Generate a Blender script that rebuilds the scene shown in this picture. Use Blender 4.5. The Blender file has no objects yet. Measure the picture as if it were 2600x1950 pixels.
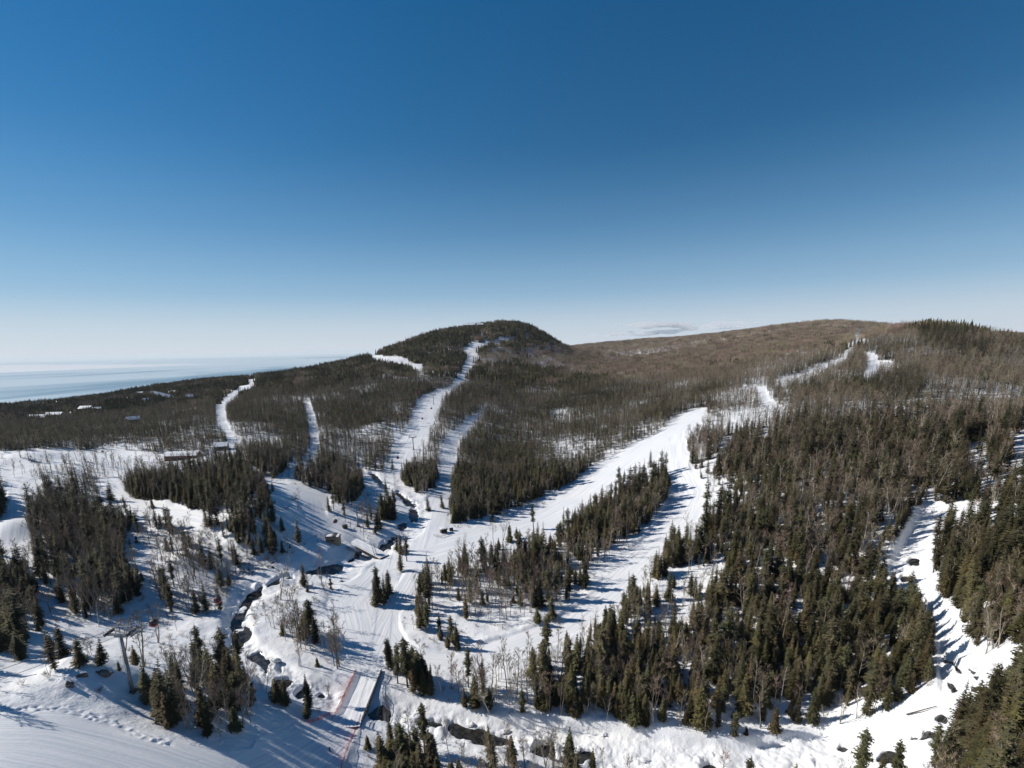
import bpy, math, random
import numpy as np
from mathutils import Vector, Matrix
R = math.radians
rng = np.random.default_rng(7)
random.seed(7)
SC = bpy.context.scene
COL = SC.collection

# ------------------------------------------------------------------ camera
CZ = 115.0                       # camera height (valley floor is about z = 5)
F = 1300.0                       # focal length in photo pixels (photo 2600 x 1950)
CX, CY = 1300.0, 1187.0          # principal point in photo pixels
PITCH, ROLL = R(13.0), R(1.3)
_R = np.array([1.0, 0, 0]); _U = np.array([0, math.sin(PITCH), math.cos(PITCH)])
FWD = np.array([0, math.cos(PITCH), -math.sin(PITCH)])
CAMX = math.cos(ROLL) * _R - math.sin(ROLL) * _U
CAMY = math.sin(ROLL) * _R + math.cos(ROLL) * _U
cam = bpy.data.cameras.new('camera')
cam.sensor_width = 36; cam.sensor_fit = 'HORIZONTAL'; cam.lens = 18.0
cam.shift_y = (CY - 975.0) / 2600.0
cam.clip_start = 0.5; cam.clip_end = 600000
camo = bpy.data.objects.new('camera', cam); COL.objects.link(camo)
m = Matrix(((CAMX[0], CAMY[0], -FWD[0], 0), (CAMX[1], CAMY[1], -FWD[1], 0), (CAMX[2], CAMY[2], -FWD[2], CZ), (0, 0, 0, 1)))
camo.matrix_world = m
SC.camera = camo

# ------------------------------------------------------------------ light
SUN_AZ, SUN_EL = R(-77.0), R(35.0)      # azimuth from +Y (view direction), negative = left
sd = Vector((math.sin(SUN_AZ) * math.cos(SUN_EL), math.cos(SUN_AZ) * math.cos(SUN_EL), math.sin(SUN_EL)))
sun = bpy.data.lights.new('sun', 'SUN'); sun.energy = 4.3; sun.angle = R(0.53); sun.color = (1.0, 0.94, 0.86)
suno = bpy.data.objects.new('sun', sun); COL.objects.link(suno)
suno.rotation_euler = (-sd).to_track_quat('-Z', 'Y').to_euler()
w = bpy.data.worlds.new('World'); SC.world = w; w.use_nodes = True
nt = w.node_tree; bg = nt.nodes['Background']
sky = nt.nodes.new('ShaderNodeTexSky'); sky.sky_type = 'NISHITA'; sky.sun_disc = False
sky.sun_elevation = SUN_EL; sky.sun_rotation = SUN_AZ
sky.altitude = 600; sky.air_density = 1.0; sky.dust_density = 0.0; sky.ozone_density = 2.0
hs_ = nt.nodes.new('ShaderNodeHueSaturation'); hs_.inputs['Hue'].default_value = .497
tcw = nt.nodes.new('ShaderNodeTexCoord'); sx_ = nt.nodes.new('ShaderNodeSeparateXYZ'); mr_ = nt.nodes.new('ShaderNodeMapRange'); nt.links.new(tcw.outputs['Generated'], sx_.inputs[0]); nt.links.new(sx_.outputs[2], mr_.inputs['Value'])
mr_.inputs['From Min'].default_value = .01; mr_.inputs['From Max'].default_value = .09; mr_.inputs['To Min'].default_value = .85; mr_.inputs['To Max'].default_value = 1.4; nt.links.new(mr_.outputs[0], hs_.inputs['Saturation'])
mv_ = nt.nodes.new('ShaderNodeMapRange'); nt.links.new(sx_.outputs[2], mv_.inputs['Value']); mv_.inputs['From Min'].default_value = 0; mv_.inputs['From Max'].default_value = .5; mv_.inputs['To Min'].default_value = .74; mv_.inputs['To Max'].default_value = .82; nt.links.new(mv_.outputs[0], hs_.inputs['Value'])
nt.links.new(sky.outputs[0], hs_.inputs['Color']); hz_ = nt.nodes.new('ShaderNodeMix'); hz_.data_type = 'RGBA'; mh_ = nt.nodes.new('ShaderNodeMapRange'); mh_.interpolation_type = 'SMOOTHSTEP'; nt.links.new(sx_.outputs[2], mh_.inputs['Value'])
mh_.inputs['From Min'].default_value = -.02; mh_.inputs['From Max'].default_value = .34; mh_.inputs['To Min'].default_value = .86; mh_.inputs['To Max'].default_value = 0.0
nt.links.new(mh_.outputs[0], hz_.inputs[0]); nt.links.new(hs_.outputs[0], hz_.inputs[6]); rr_ = nt.nodes.new('ShaderNodeValToRGB'); nt.links.new(sx_.outputs[2], rr_.inputs['Fac']); ee_ = rr_.color_ramp.elements
ee_[0].position = 0.0; ee_[0].color = (.70, .79, .91, 1); ee_[1].position = .2; ee_[1].color = (.21, .42, .70, 1); k_ = ee_.new(.045); k_.color = (.60, .72, .87, 1); k_ = ee_.new(.1); k_.color = (.36, .56, .80, 1)
sc10 = nt.nodes.new('ShaderNodeVectorMath'); sc10.operation = 'SCALE'; sc10.inputs['Scale'].default_value = 9.6; nt.links.new(rr_.outputs[0], sc10.inputs[0]); nt.links.new(sc10.outputs[0], hz_.inputs[7]); nt.links.new(hz_.outputs[2], bg.inputs[0]); bg.inputs[1].default_value = 0.075
SC.view_settings.view_transform = 'Standard'; SC.view_settings.look = 'None'
SC.view_settings.exposure = 0.36; SC.view_settings.gamma = 1.0
SC.view_settings.use_curve_mapping = False
try:
    SC.cycles.max_bounces = 6; SC.cycles.diffuse_bounces = 3; SC.cycles.transparent_max_bounces = 8
    SC.cycles.volume_bounces = 1; SC.cycles.caustics_reflective = False; SC.cycles.caustics_refractive = False
except Exception: pass

# ------------------------------------------------------------------ projection helpers
def ray(px, py):
    d = CAMX * (px - CX) / F + CAMY * (CY - py) / F + FWD
    return d / np.linalg.norm(d)
def project(X, Y, Z):
    Zr = Z - CZ
    d = X * FWD[0] + Y * FWD[1] + Zr * FWD[2]
    d = np.where(d > 1e-3, d, 1e-3)
    return CX + F * (X * CAMX[0] + Y * CAMX[1] + Zr * CAMX[2]) / d, CY - F * (X * CAMY[0] + Y * CAMY[1] + Zr * CAMY[2]) / d

# ------------------------------------------------------------------ terrain control: photo point and its distance (m), or ('z', px, r, Z above/below camera)
LAKE = -185.0
CTRL = {
 -500: [(1950, -68), (1700, -77), (1500, -87), (1300, -82), (1160, -78), (1060, -92), ('z', 2200, LAKE + 3), ('z', 3200, LAKE - 20), ('z', 9000, LAKE - 60)],
 0: [('z', 50, -66), (1950, -71), (1850, -74), (1740, -78), (1600, -90), (1480, -90), (1380, -86), (1290, -81), (1180, -78), (1150, -77), (1060, -92), ('z', 2300, LAKE + 3), ('z', 3300, LAKE - 20), ('z', 9000, LAKE - 60)],
 300: [('z', 60, -74), (1950, -80), (1850, -83), (1755, -85), (1700, -88), (1610, -100), (1500, -97), (1380, -93), (1290, -89), (1190, -86), (1160, -84), (1050, -95), ('z', 2800, LAKE + 3), ('z', 3800, LAKE - 20), ('z', 9000, LAKE - 60)],
 600: [('z', 60, -84), (1900, -94), (1780, -97), (1690, -102), (1600, -105), (1500, -104), (1420, -101), (1330, 290), (1250, 345), (1180, 430), (1090, 600), (1000, 1100), (965, 1900), ('z', 4000, LAKE + 3), ('z', 5500, LAKE - 25), ('z', 12000, LAKE - 60)],
 900: [('z', 65, -106), (1950, -110), (1850, -110), (1750, -110), (1600, -109), (1480, -107), (1390, -106), (1300, 325), (1240, 380), (1180, 460), (1110, 560), (1030, 740), (965, 1000), (920, 1350), ('z', 2000, -130), ('z', 4000, LAKE - 25), ('z', 12000, LAKE - 60)],
 1100: [('z', 70, -98), (1340, 300), (1250, 372), (1190, 440), (1120, 520), (1060, 630), (1010, 760), (960, 950), (915, 1180), (880, 1330), (853, 1480), ('z', 2000, -30), ('z', 4000, -150), ('z', 12000, -200)],
 1340: [('z', 70, -113), (1950, -115), (1800, -115), (1700, -112), (1600, -110), (1480, -107), (1400, -105), (1300, 335), (1200, 440), (1100, 600), (1010, 850), (930, 1250), (890, 1420), (850, 1540), (829, 1650), ('z', 2100, 20), ('z', 4000, -60), ('z', 12000, -60)],
 1480: [(1850, -115), (1700, -112), (1600, -109), (1400, -103), (1250, 366), (1130, 510), (1030, 740), (960, 1080), (915, 1700), (888, 2600), (880, 3300), ('z', 6000, 20), ('z', 12000, 20)],
 1800: [('z', 70, -111), (1950, -112), (1850, -112), (1750, -109), (1600, -104), (1400, -95), (1280, 305), (1200, 350), (1110, 430), (1040, 540), (970, 800), (920, 1300), (880, 2000), (856, 2800), ('z', 5000, 30), ('z', 12000, 30)],
 2100: [('z', 65, -104), (1950, -108), (1860, -109), (1700, -103), (1500, -94), (1350, 250), (1220, 305), (1130, 370), (1050, 460), (970, 630), (910, 900), (865, 1500), (824, 2250), ('z', 4000, 30), ('z', 12000, 30)],
 2400: [('z', 60, -92), (1950, 124), (1800, 148), (1650, 175), (1550, 196), (1420, 232), (1310, 270), (1220, 312), (1130, 372), (1050, 450), (970, 580), (898, 780), (834, 1020), ('z', 1500, -40), ('z', 4000, 10), ('z', 12000, 10)],
 2600: [('z', 60, -80), (1950, 108), (1750, 133), (1600, 165), (1450, 200), (1330, 240), (1230, 290), (1130, 360), (1040, 480), (960, 700), (905, 1150), (866, 2500), ('z', 5000, 0), ('z', 12000, 0)],
 3200: [('z', 60, -75), (1900, 115), (1600, 165), (1300, 260), (1100, 420), (960, 800), (880, 2500), ('z', 12000, 0)],
}
cu, cv, ct = [], [], []
for px, rows in CTRL.items():
    for row in rows:
        if row[0] == 'z':
            d = ray(px, 1100); az = math.atan2(d[0], d[1]); r = row[1]; t = row[2] / r
        else:
            d = ray(px, row[0]); h = math.hypot(d[0], d[1]); az = math.atan2(d[0], d[1]); t = d[2] / h; r = row[1] if row[1] > 0 else row[1] / t
        cu.append(az * 1.7); cv.append(math.log(r)); ct.append(t)
cu, cv, ct = map(np.array, (cu, cv, ct))
def _phi(d2): return 0.5 * d2 * np.log(d2 + 1e-12)
n = len(cu)
A = np.zeros((n + 3, n + 3))
A[:n, :n] = _phi((cu[:, None] - cu) ** 2 + (cv[:, None] - cv) ** 2) + np.eye(n) * 0.002
A[:n, n] = 1; A[:n, n + 1] = cu; A[:n, n + 2] = cv; A[n:, :n] = A[:n, n:].T
W_ = np.linalg.solve(A, np.concatenate([ct, np.zeros(3)]))
# base height table on a (azimuth, log r) lattice, read bilinearly
AZ0, AZ1, LR0, LR1 = R(-80), R(80), math.log(30.0), math.log(16000.0)
NA, NL = 321, 361
_a = np.linspace(AZ0, AZ1, NA); _l = np.linspace(LR0, LR1, NL)
GA, GL = np.meshgrid(_a, _l, indexing='ij')
TT = W_[n] + W_[n + 1] * GA * 1.7 + W_[n + 2] * GL
for i in range(n):
    TT += W_[i] * _phi((GA * 1.7 - cu[i]) ** 2 + (GL - cv[i]) ** 2)
def bil(T, fa, fl):
    fa = np.clip(fa, 0, T.shape[0] - 1.001); fl = np.clip(fl, 0, T.shape[1] - 1.001)
    i = fa.astype(int); j = fl.astype(int); a = fa - i; b = fl - j
    return T[i, j] * (1 - a) * (1 - b) + T[i + 1, j] * a * (1 - b) + T[i, j + 1] * (1 - a) * b + T[i + 1, j + 1] * a * b
def base_z(X, Y):
    r = np.hypot(X, Y) + 1e-6; az = np.arctan2(X, Y)
    t = bil(TT, (az - AZ0) / (AZ1 - AZ0) * (NA - 1), (np.log(r) - LR0) / (LR1 - LR0) * (NL - 1))
    return CZ + t * r

# ------------------------------------------------------------------ noise
_perm = rng.random((256, 256))
def vnoise(X, Y):
    xi = np.floor(X).astype(int); yi = np.floor(Y).astype(int); fx = X - xi; fy = Y - yi
    fx = fx * fx * (3 - 2 * fx); fy = fy * fy * (3 - 2 * fy)
    a = _perm[xi & 255, yi & 255]; b = _perm[(xi + 1) & 255, yi & 255]; c = _perm[xi & 255, (yi + 1) & 255]; d = _perm[(xi + 1) & 255, (yi + 1) & 255]
    return (a * (1 - fx) + b * fx) * (1 - fy) + (c * (1 - fx) + d * fx) * fy - 0.5
def fbm(X, Y, s, o=4):
    v = 0; amp = 1.0
    for k in range(o):
        v = v + amp * vnoise(X / s + 17.3 * k, Y / s + 5.1 * k); amp *= 0.5; s *= 0.47
    return v

# ------------------------------------------------------------------ masks (photo coordinates, quarter resolution)
MS = 4.0; MX0, MY0 = -800, 700; MW, MH = 1050, 400      # covers x -800..3400, y 700..2300
_gx, _gy = np.meshgrid(MX0 + (np.arange(MW) + 0.5) * MS, MY0 + (np.arange(MH) + 0.5) * MS)
def poly_into(mask, pts, val):
    P = np.array(pts, float)
    x0 = max(0, int((P[:, 0].min() - MX0) / MS) - 1); x1 = min(MW, int((P[:, 0].max() - MX0) / MS) + 2)
    y0 = max(0, int((P[:, 1].min() - MY0) / MS) - 1); y1 = min(MH, int((P[:, 1].max() - MY0) / MS) + 2)
    if x1 <= x0 or y1 <= y0: return
    gx = _gx[y0:y1, x0:x1]; gy = _gy[y0:y1, x0:x1]; ins = np.zeros(gx.shape, bool)
    for (ax, ay), (bx, by) in zip(P, np.roll(P, -1, 0)):
        if ay == by: continue
        c = ((gy < ay) != (gy < by)) & (gx < (bx - ax) * (gy - ay) / (by - ay) + ax)
        ins ^= c
    mask[y0:y1, x0:x1][ins] = val
def line_into(mask, pts, half, val):
    for (ax, ay), (bx, by) in zip(pts[:-1], pts[1:]):
        L = math.hypot(bx - ax, by - ay) + 1e-6; nx, ny = -(by - ay) / L * half, (bx - ax) / L * half
        poly_into(mask, [(ax + nx, ay + ny), (bx + nx, by + ny), (bx - nx, by - ny), (ax - nx, ay - ny)], val)
def blur(M, k):
    M = M.astype(float)
    for ax in (0, 1):
        for _ in range(2):
            P = np.concatenate([np.repeat(np.take(M, [0], ax), k + 1, ax), M, np.repeat(np.take(M, [-1], ax), k, ax)], ax)
            C = np.cumsum(P, ax); n_ = M.shape[ax]
            M = (np.take(C, range(2 * k + 1, 2 * k + 1 + n_), ax) - np.take(C, range(0, n_), ax)) / (2 * k + 1)
    return M
def sample(M, px, py, near=False):
    fx = (px - MX0) / MS - 0.5; fy = (py - MY0) / MS - 0.5
    if near:
        return M[np.clip(np.round(fy).astype(int), 0, MH - 1), np.clip(np.round(fx).astype(int), 0, MW - 1)]
    return bil(M, fy, fx)

def cs(x0, y0, f, pts): return [(x0 + a * f, y0 + b * f) for a, b in pts]
RUNS = [
 [(1187,897),(1168,948),(1156,973),(1143,986),(1102,995),(1069,1014),(1051,1043),(1042,1084),(1016,1115),(1000,1128),(994,1160),(985,1188),(975,1203),(1000,1225),(1035,1192),(1048,1160),(1083,1138),(1089,1109),(1105,1077),(1111,1055),(1121,1030),(1137,1001),(1165,983),(1187,967),(1206,929),(1216,892)],
 [(1232,1045),(1194,1063),(1172,1085),(1137,1107),(1127,1131),(1121,1160),(1118,1191),(1115,1223),(1106,1244),(1078,1272),(1080,1300),(1082,1345),(1045,1375),(1047,1440),(1120,1400),(1120,1350),(1130,1330),(1140,1286),(1149,1223),(1156,1169),(1162,1128),(1168,1109),(1194,1086),(1219,1066)],
 [(522,1144),(589,1138),(600,1160),(565,1172),(532,1172)],
 [(600,1180),(640,1198),(684,1222),(725,1233),(798,1241),(836,1263),(834,1284),(823,1295),(834,1314),(880,1344),(934,1377),(975,1398),(1020,1412),(1010,1440),(961,1428),(901,1385),(853,1355),(812,1338),(782,1328),(766,1292),(758,1276),(733,1265),(690,1243),(652,1227),(625,1199)],
 [(1010,1412),(950,1432),(880,1480),(847,1499),(831,1523),(828,1535),(834,1562),(874,1614),(880,1652),(899,1712),(853,1801),(809,1828),(740,1835),(663,1852),(649,1880),(640,1900),(560,1905),(480,1890),(400,1860),(300,1830),(180,1800),(0,1795),(-300,1800),(-300,2100),(866,2100),(870,1950),(885,1907),(918,1817),(969,1722),(975,1668),(1000,1640),(1020,1663),(1070,1695),(1127,1708),(1177,1695),(1285,1679),(1348,1660),(1392,1641),(1468,1600),(1538,1584),(1576,1537),(1627,1492),(1652,1448),(1693,1404),(1773,1354),(1799,1292),(1796,1235),(1758,1209),(1751,1197),(1739,1133),(1745,1096),(1707,1105),(1688,1146),(1694,1197),(1704,1225),(1701,1266),(1675,1308),(1653,1349),(1606,1393),(1560,1430),(1535,1463),(1513,1500),(1468,1537),(1411,1572),(1316,1605),(1263,1622),(1200,1640),(1152,1664),(1079,1655),(1030,1625),(1014,1590),(1010,1560),(1048,1500),(1062,1450),(1035,1445),(1000,1500),(985,1540),(950,1545),(935,1510),(960,1465),(1000,1440)],
 [(1047,1386),(1117,1354),(1247,1335),(1301,1316),(1348,1304),(1411,1275),(1444,1246),(1479,1215),(1552,1170),(1603,1129),(1669,1101),(1716,1060),(1758,1041),(1792,1037),(1790,1070),(1770,1085),(1707,1105),(1685,1149),(1650,1172),(1600,1195),(1571,1225),(1527,1276),(1463,1318),(1437,1335),(1373,1377),(1275,1395),(1190,1420),(1108,1432),(1051,1437),(1010,1435)],
 [(1925,984),(1944,984),(1948,1013),(1974,1036),(1952,1046),(1926,1018)],
 [(2006,1034),(1950,1056),(1906,1075),(1856,1092),(1800,1112),(1798,1100),(1850,1078),(1900,1062),(1950,1046),(1990,1032)],
 [(1848,1150),(1808,1194),(1758,1209),(1790,1185),(1828,1150),(1850,1112),(1862,1104)],
 [(2191,897),(2220,897),(2223,915),(2237,935),(2216,962),(2190,972),(2205,940),(2205,915)],
 [(2174,848),(2184,848),(2190,868),(2170,880),(2150,905),(2146,895)],
 [(2244,919),(2268,922),(2262,940),(2247,947),(2225,925)],
 [(16,1222),(82,1233),(73,1296),(76,1340),(79,1372),(19,1385),(-60,1420),(-200,1400),(0,1335),(25,1290)],
 [(253,1217),(300,1211),(307,1233),(332,1265),(427,1280),(519,1303),(519,1331),(380,1322),(342,1303),(285,1249)],
 [(930,905),(960,905),(1040,918),(1080,935),(1082,948),(1060,955),(1040,935),(960,918)],
]
RUNM = np.zeros((MH, MW))
for p in RUNS: poly_into(RUNM, p, 1)
for pts, hw in (([(779, 1022), (790, 1060)], 6), ([(790, 1060), (800, 1110), (798, 1150), (785, 1176)], 8), ([(785, 1168), (745, 1180)], 8), ([(648, 970), (600, 1003)], 9), ([(600, 1003), (560, 1030)], 9), ([(560, 1028), (562, 1072)], 10), ([(562, 1070), (578, 1102)], 9),
                ([(584, 1104), (602, 1140)], 10), ([(1968, 976), (2020, 962), (2068, 947), (2109, 929), (2147, 912)], 8), ([(1880, 990), (1925, 984)], 5)): line_into(RUNM, pts, hw, 1)
RIVER = np.zeros((MH, MW))
RIV_L = [(1010,1245),(1070,1290),(1072,1320),(1030,1345),(985,1385),(930,1405),(880,1425),(800,1440),(700,1470),(640,1495),(605,1530),(590,1590),(620,1650),(690,1700),(760,1745),(830,1760),(930,1775),(1010,1790),(1100,1815),(1250,1855),(1420,1885),(1600,1905),(1800,1930)]
line_into(RIVER, RIV_L[:8], 14, 1); line_into(RIVER, RIV_L[6:13], 22, 1); line_into(RIVER, RIV_L[11:17], 30, 1)
poly_into(RIVER, [(980,1765),(1136,1792),(1230,1819),(1352,1828),(1515,1840),(1730,1868),(1880,1880),(2042,1866),(2160,1845),(2244,1825),(2353,1779),(2393,1744),(2393,1652),(2380,1608),(2339,1554),(2298,1500),(2240,1480),(2265,1420),(2306,1343),(2339,1289),(2502,1294),(2407,1335),(2366,1375),(2350,1430),(2390,1527),(2434,1589),(2461,1630),(2488,1663),(2483,1730),(2447,1806),(2407,1861),(2366,1915),(2325,1990),(1700,1990),(1480,1930),(1300,1890),(1150,1870),(1040,1850),(980,1820)], 1)
c4 = lambda p: cs(500, 1500, .2712, p)
c3 = lambda p: cs(500, 1100, .2712, p)
c8 = lambda p: cs(1000, 1500, .2712, p)
c81 = lambda p: cs(1500, 1500, .2712, p)
c82 = lambda p: cs(2000, 1500, .2712, p)
c83 = lambda p: cs(2000, 1050, .2712, p)
HOLES = [
 c8([(200,1160),(300,1145),(440,1165),(445,1205),(330,1210),(230,1195)]),
 c8([(500,1180),(560,1155),(640,1190),(700,1230),(830,1210),(900,1270),(1000,1285),(1170,1340),(1050,1375),(830,1375),(740,1345),(735,1300),(620,1305),(560,1270),(500,1230)]),
 c8([(1320,1375),(1440,1350),(1530,1400),(1480,1430),(1400,1520),(1330,1480),(1290,1430)]),
 c8([(1580,1520),(1640,1470),(1780,1415),(1880,1420),(1880,1490),(1740,1560),(1600,1570),(1510,1555)]),
 c81([(1050,1545),(1110,1535),(1170,1550),(1185,1630),(1120,1665),(1040,1630)]),
 c82([(490,1375),(540,1365),(580,1405),(530,1440),(495,1420)]), c82([(940,1400),(1040,1410),(1140,1430),(1060,1490),(900,1520),(830,1500)]),
 c82([(1340,1190),(1400,1195),(1460,1230),(1410,1310),(1340,1290),(1290,1310),(1180,1290),(1170,1265),(1260,1280)]),
 c82([(1430,1050),(1530,1085),(1505,1145),(1440,1155),(1405,1115)]), c82([(1480,545),(1600,590),(1670,660),(1620,680),(1560,630),(1490,605)]),
 c82([(1490,735),(1550,760),(1610,840),(1570,830)]), c83([(1155,1290),(1245,1295),(1245,1360),(1155,1350)]), c83([(1060,1470),(1100,1440),(1170,1470),(1110,1515)]),
 c83([(1375,1050),(1440,1070),(1455,1095),(1375,1085)]), c83([(1320,1150),(1370,1170),(1360,1185),(1320,1165)]), c83([(1510,935),(1560,935),(1560,960),(1520,955)]),
 c4([(520,-10),(440,10),(400,120),(310,230),(310,410),(370,480),(400,470),(450,420),(525,385),(440,290),(395,262),(430,180),(500,60)]),
 c4([(460,560),(530,530),(600,518),(630,580),(710,590),(712,632),(620,664),(540,605)]), c4([(720,770),(800,750),(885,760),(860,835),(780,855),(740,800)]), c4([(900,900),(1000,830),(1055,825),(1010,880),(930,930)]),
 c4([(1080,930),(1150,885),(1225,905),(1150,925)]), c4([(1610,1150),(1700,1080),(1800,1050),(1800,1180),(1640,1180)]), c4([(630,670),(650,710),(640,740),(615,705)]), c4([(740,660),(785,655),(780,705),(745,700)]),
 c3([(430,1475),(510,1430),(625,1430),(570,1490),(500,1485)]), c3([(370,1600),(440,1500),(505,1490),(480,1560),(420,1670),(330,1670)]), c3([(530,1410),(600,1360),(625,1362),(600,1405)]),
 c3([(645,1365),(760,1300),(825,1283),(900,1290),(760,1350),(655,1392)]), c3([(965,1275),(1080,1235),(1160,1200),(1330,1175),(1380,1205),(1290,1262),(1120,1275)]),
 c3([(1400,1185),(1420,1140),(1500,1085),(1570,1085),(1440,1150)]), c3([(1680,1050),(1790,985),(1850,925),(1880,955),(1810,1025),(1710,1065)]), c3([(1875,865),(1930,825),(1970,838),(1910,880)]),
 c3([(2005,690),(2070,690),(2065,800),(1990,815)]), c3([(1590,335),(1640,365),(1710,415),(1715,455),(1780,495),(1840,515),(1740,520),(1700,475),(1640,400)]), c3([(1430,285),(1500,298),(1580,335),(1500,315)]),
 c3([(1855,530),(1905,545),(1960,590),(2000,620),(1990,670),(1935,650),(1930,600),(1860,550)]), c3([(2010,635),(2055,640),(2060,670),(2010,665)]),
]
HOLEM = np.zeros((MH, MW))
for p in HOLES: poly_into(HOLEM, p, 1)
RUNB = blur(RUNM, 1); RIVB = blur(RIVER, 3); HOLEB = blur(HOLEM, 1)

# ------------------------------------------------------------------ full terrain height
def smooth(x): x = np.clip(x, 0, 1); return x * x * (3 - 2 * x)
def near_run_edges(): pass
MOUNDS = [  # photo x, y, radius m, height m (snow banks and knolls)
 (250, 1735, 11, 5.5), (205, 1712, 7, 3.0), (640, 1290, 9, 1.2), (625, 1365, 10, 3.0), (45, 1345, 14, 5.0), (880, 1362, 8, 1.5), (835, 1395, 10, 1.6),
 (1340, 1770, 9, 1.0), (90, 1165, 22, 5.0), (200, 1185, 26, 4.0), (1500, 1010, 30, 4.0), (470, 1440, 14, 3.5), (520, 1500, 12, 2.5), (960, 1090, 25, 6)]
def hit(px, py, zf=None, r0=40.0, r1=9000.0):
    """ground point seen at a photo position"""
    d = ray(px, py); rs = np.exp(np.linspace(math.log(r0), math.log(r1), 1600)); h = math.hypot(d[0], d[1])
    X = d[0] / h * rs; Y = d[1] / h * rs; z = (zf or base_z)(X, Y); zr = CZ + d[2] / h * rs
    k = np.nonzero(zr < z)[0]
    k = k[0] if len(k) else len(rs) - 1
    k0 = max(k - 1, 0); a0 = zr[k0] - z[k0]; a1 = zr[k] - z[k]; f = a0 / (a0 - a1) if a0 != a1 else 0
    r = rs[k0] + (rs[k] - rs[k0]) * min(max(f, 0), 1)
    return d[0] / h * r, d[1] / h * r
MW_ = [(hit(a, b) + (c, d)) for a, b, c, d in MOUNDS]
# rounded snow pillows over the boulders of the river
PIL = []
_k = 0
while len(PIL) < 620 and _k < 60000:
    _k += 1
    if rng.random() < 0.8: px = rng.uniform(960, 2500); py = rng.uniform(1480, 1960)
    else: px = rng.uniform(560, 1000); py = rng.uniform(1380, 1830)
    if sample(RIVB, px, py) < 0.55: continue
    d = ray(px, py); h = math.hypot(d[0], d[1])
    r = 110 / (-d[2] / h); 
    x, y = hit(px, py, r0=max(60, r * .6), r1=r * 1.8) if len(PIL) < 0 else (d[0] / h * r, d[1] / h * r)
    R_ = .6 + 2.6 * rng.random() ** 2.0
    PIL.append((x, y, R_, R_ * rng.uniform(.2, .55), rng.uniform(0, 3.14), rng.uniform(.45, 1.0)))
PIL = np.array(PIL)
BX0, BY0, BS = -150.0, 40.0, 4.0; _bins = {}
for i, (x, y, r_, h_, _a, _e) in enumerate(PIL):
    for a in range(int((x - r_ - BX0) // BS), int((x + r_ - BX0) // BS) + 1):
        for b in range(int((y - r_ - BY0) // BS), int((y + r_ - BY0) // BS) + 1):
            _bins.setdefault((a, b), []).append(i)
def pillows(X, Y):
    out = np.zeros(X.shape); key = (np.floor((X - BX0) / BS).astype(int) * 100000 + np.floor((Y - BY0) / BS).astype(int)).ravel()
    order = np.argsort(key, kind='stable'); ks = key[order]; xf = X.ravel(); yf = Y.ravel(); of = out.ravel()
    for (a, b), ids in _bins.items():
        k = a * 100000 + b
        i0 = np.searchsorted(ks, k); i1 = np.searchsorted(ks, k + 1)
        if i1 <= i0: continue
        v = order[i0:i1]
        for i in ids:
            x, y, r_, h_, an, el = PIL[i]; dx = xf[v] - x; dy = yf[v] - y; ca, sa = math.cos(an), math.sin(an)
            d2 = ((dx * ca + dy * sa) ** 2 + ((dy * ca - dx * sa) / el) ** 2) / (r_ * r_)
            of[v] = np.maximum(of[v], h_ * np.clip(1 - d2, 0, 1) ** .75 )
    return of.reshape(X.shape)
TRACK = [(-20, 1803), (60, 1800), (152, 1797), (210, 1812), (290, 1832), (345, 1860), (400, 1878), (440, 1885)]
TRACKM = np.zeros((MH, MW)); line_into(TRACKM, TRACK, 7, 1); TRACKB = blur(TRACKM, 1)
def full_z(X, Y, want=False):
    z = base_z(X, Y); px, py = project(X, Y, z); r = np.hypot(X, Y)
    run = sample(RUNB, px, py); riv = sample(RIVB, px, py); hole = sample(HOLEB, px, py)
    near = smooth((900 - r) / 500)
    hole = smooth((hole + 0.34 * vnoise(X / 1.9, Y / 1.9) + .15 * vnoise(X / .8, Y / .8) - .16) / .36)
    riv = smooth(riv * 1.3)
    off = (1 - smooth(run * 1.6)) * (1 - riv)
    z = z + off * (fbm(X, Y, 9, 5) * 0.9 + fbm(X + 90, Y, 38, 3) * 2.2 * np.minimum(1, r / 300))
    z = z + (1 - off) * (1 - riv) * (fbm(X + 31, Y, 22, 2) * .5 - .35)
    z = z + smooth((r - 500) / 600) * fbm(X, Y + 700, 120, 4) * 7
    for mx, my, mr, mh in MW_:
        z = z + mh * np.exp(-((X - mx) ** 2 + (Y - my) ** 2) / (mr * mr))
    z = z - riv * (2.6 - 1.4 * smooth((r - 240) / 120))
    pm = (riv > .3) & (r < 260)
    if pm.any():
        pz = np.zeros(X.shape); pz[pm] = pillows(X[pm] + 1.1 * vnoise(X[pm] / 1.5, Y[pm] / 1.5), Y[pm] + 1.1 * vnoise(X[pm] / 1.5 + 50, Y[pm] / 1.5)) * (.65 + .9 * vnoise(X[pm] / 9, Y[pm] / 9 + 7)); z = z + pz * smooth((riv - .3) / .4) * (1 - hole)
    z = z + riv * (fbm(X, Y, 7, 4) * 1.3 + .25 * fbm(X + 9, Y, 1.6, 3))
    z = z - hole * 1.5
    tr = sample(TRACKB, px, py)
    z = z + np.where(tr > .1, smooth(tr) * (vnoise(X / .7, Y / .7) * .7 - .1), 0)
    return (z, px, py, run, riv, hole) if want else z
_cache = {}
def ground(px, py):
    x, y = hit(px, py)
    x, y = hit(px, py, lambda X, Y: full_z(X, Y), r0=math.hypot(x, y) * .75, r1=math.hypot(x, y) * 1.35)
    return x, y, float(full_z(np.array([x]), np.array([y]))[0])

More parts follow.
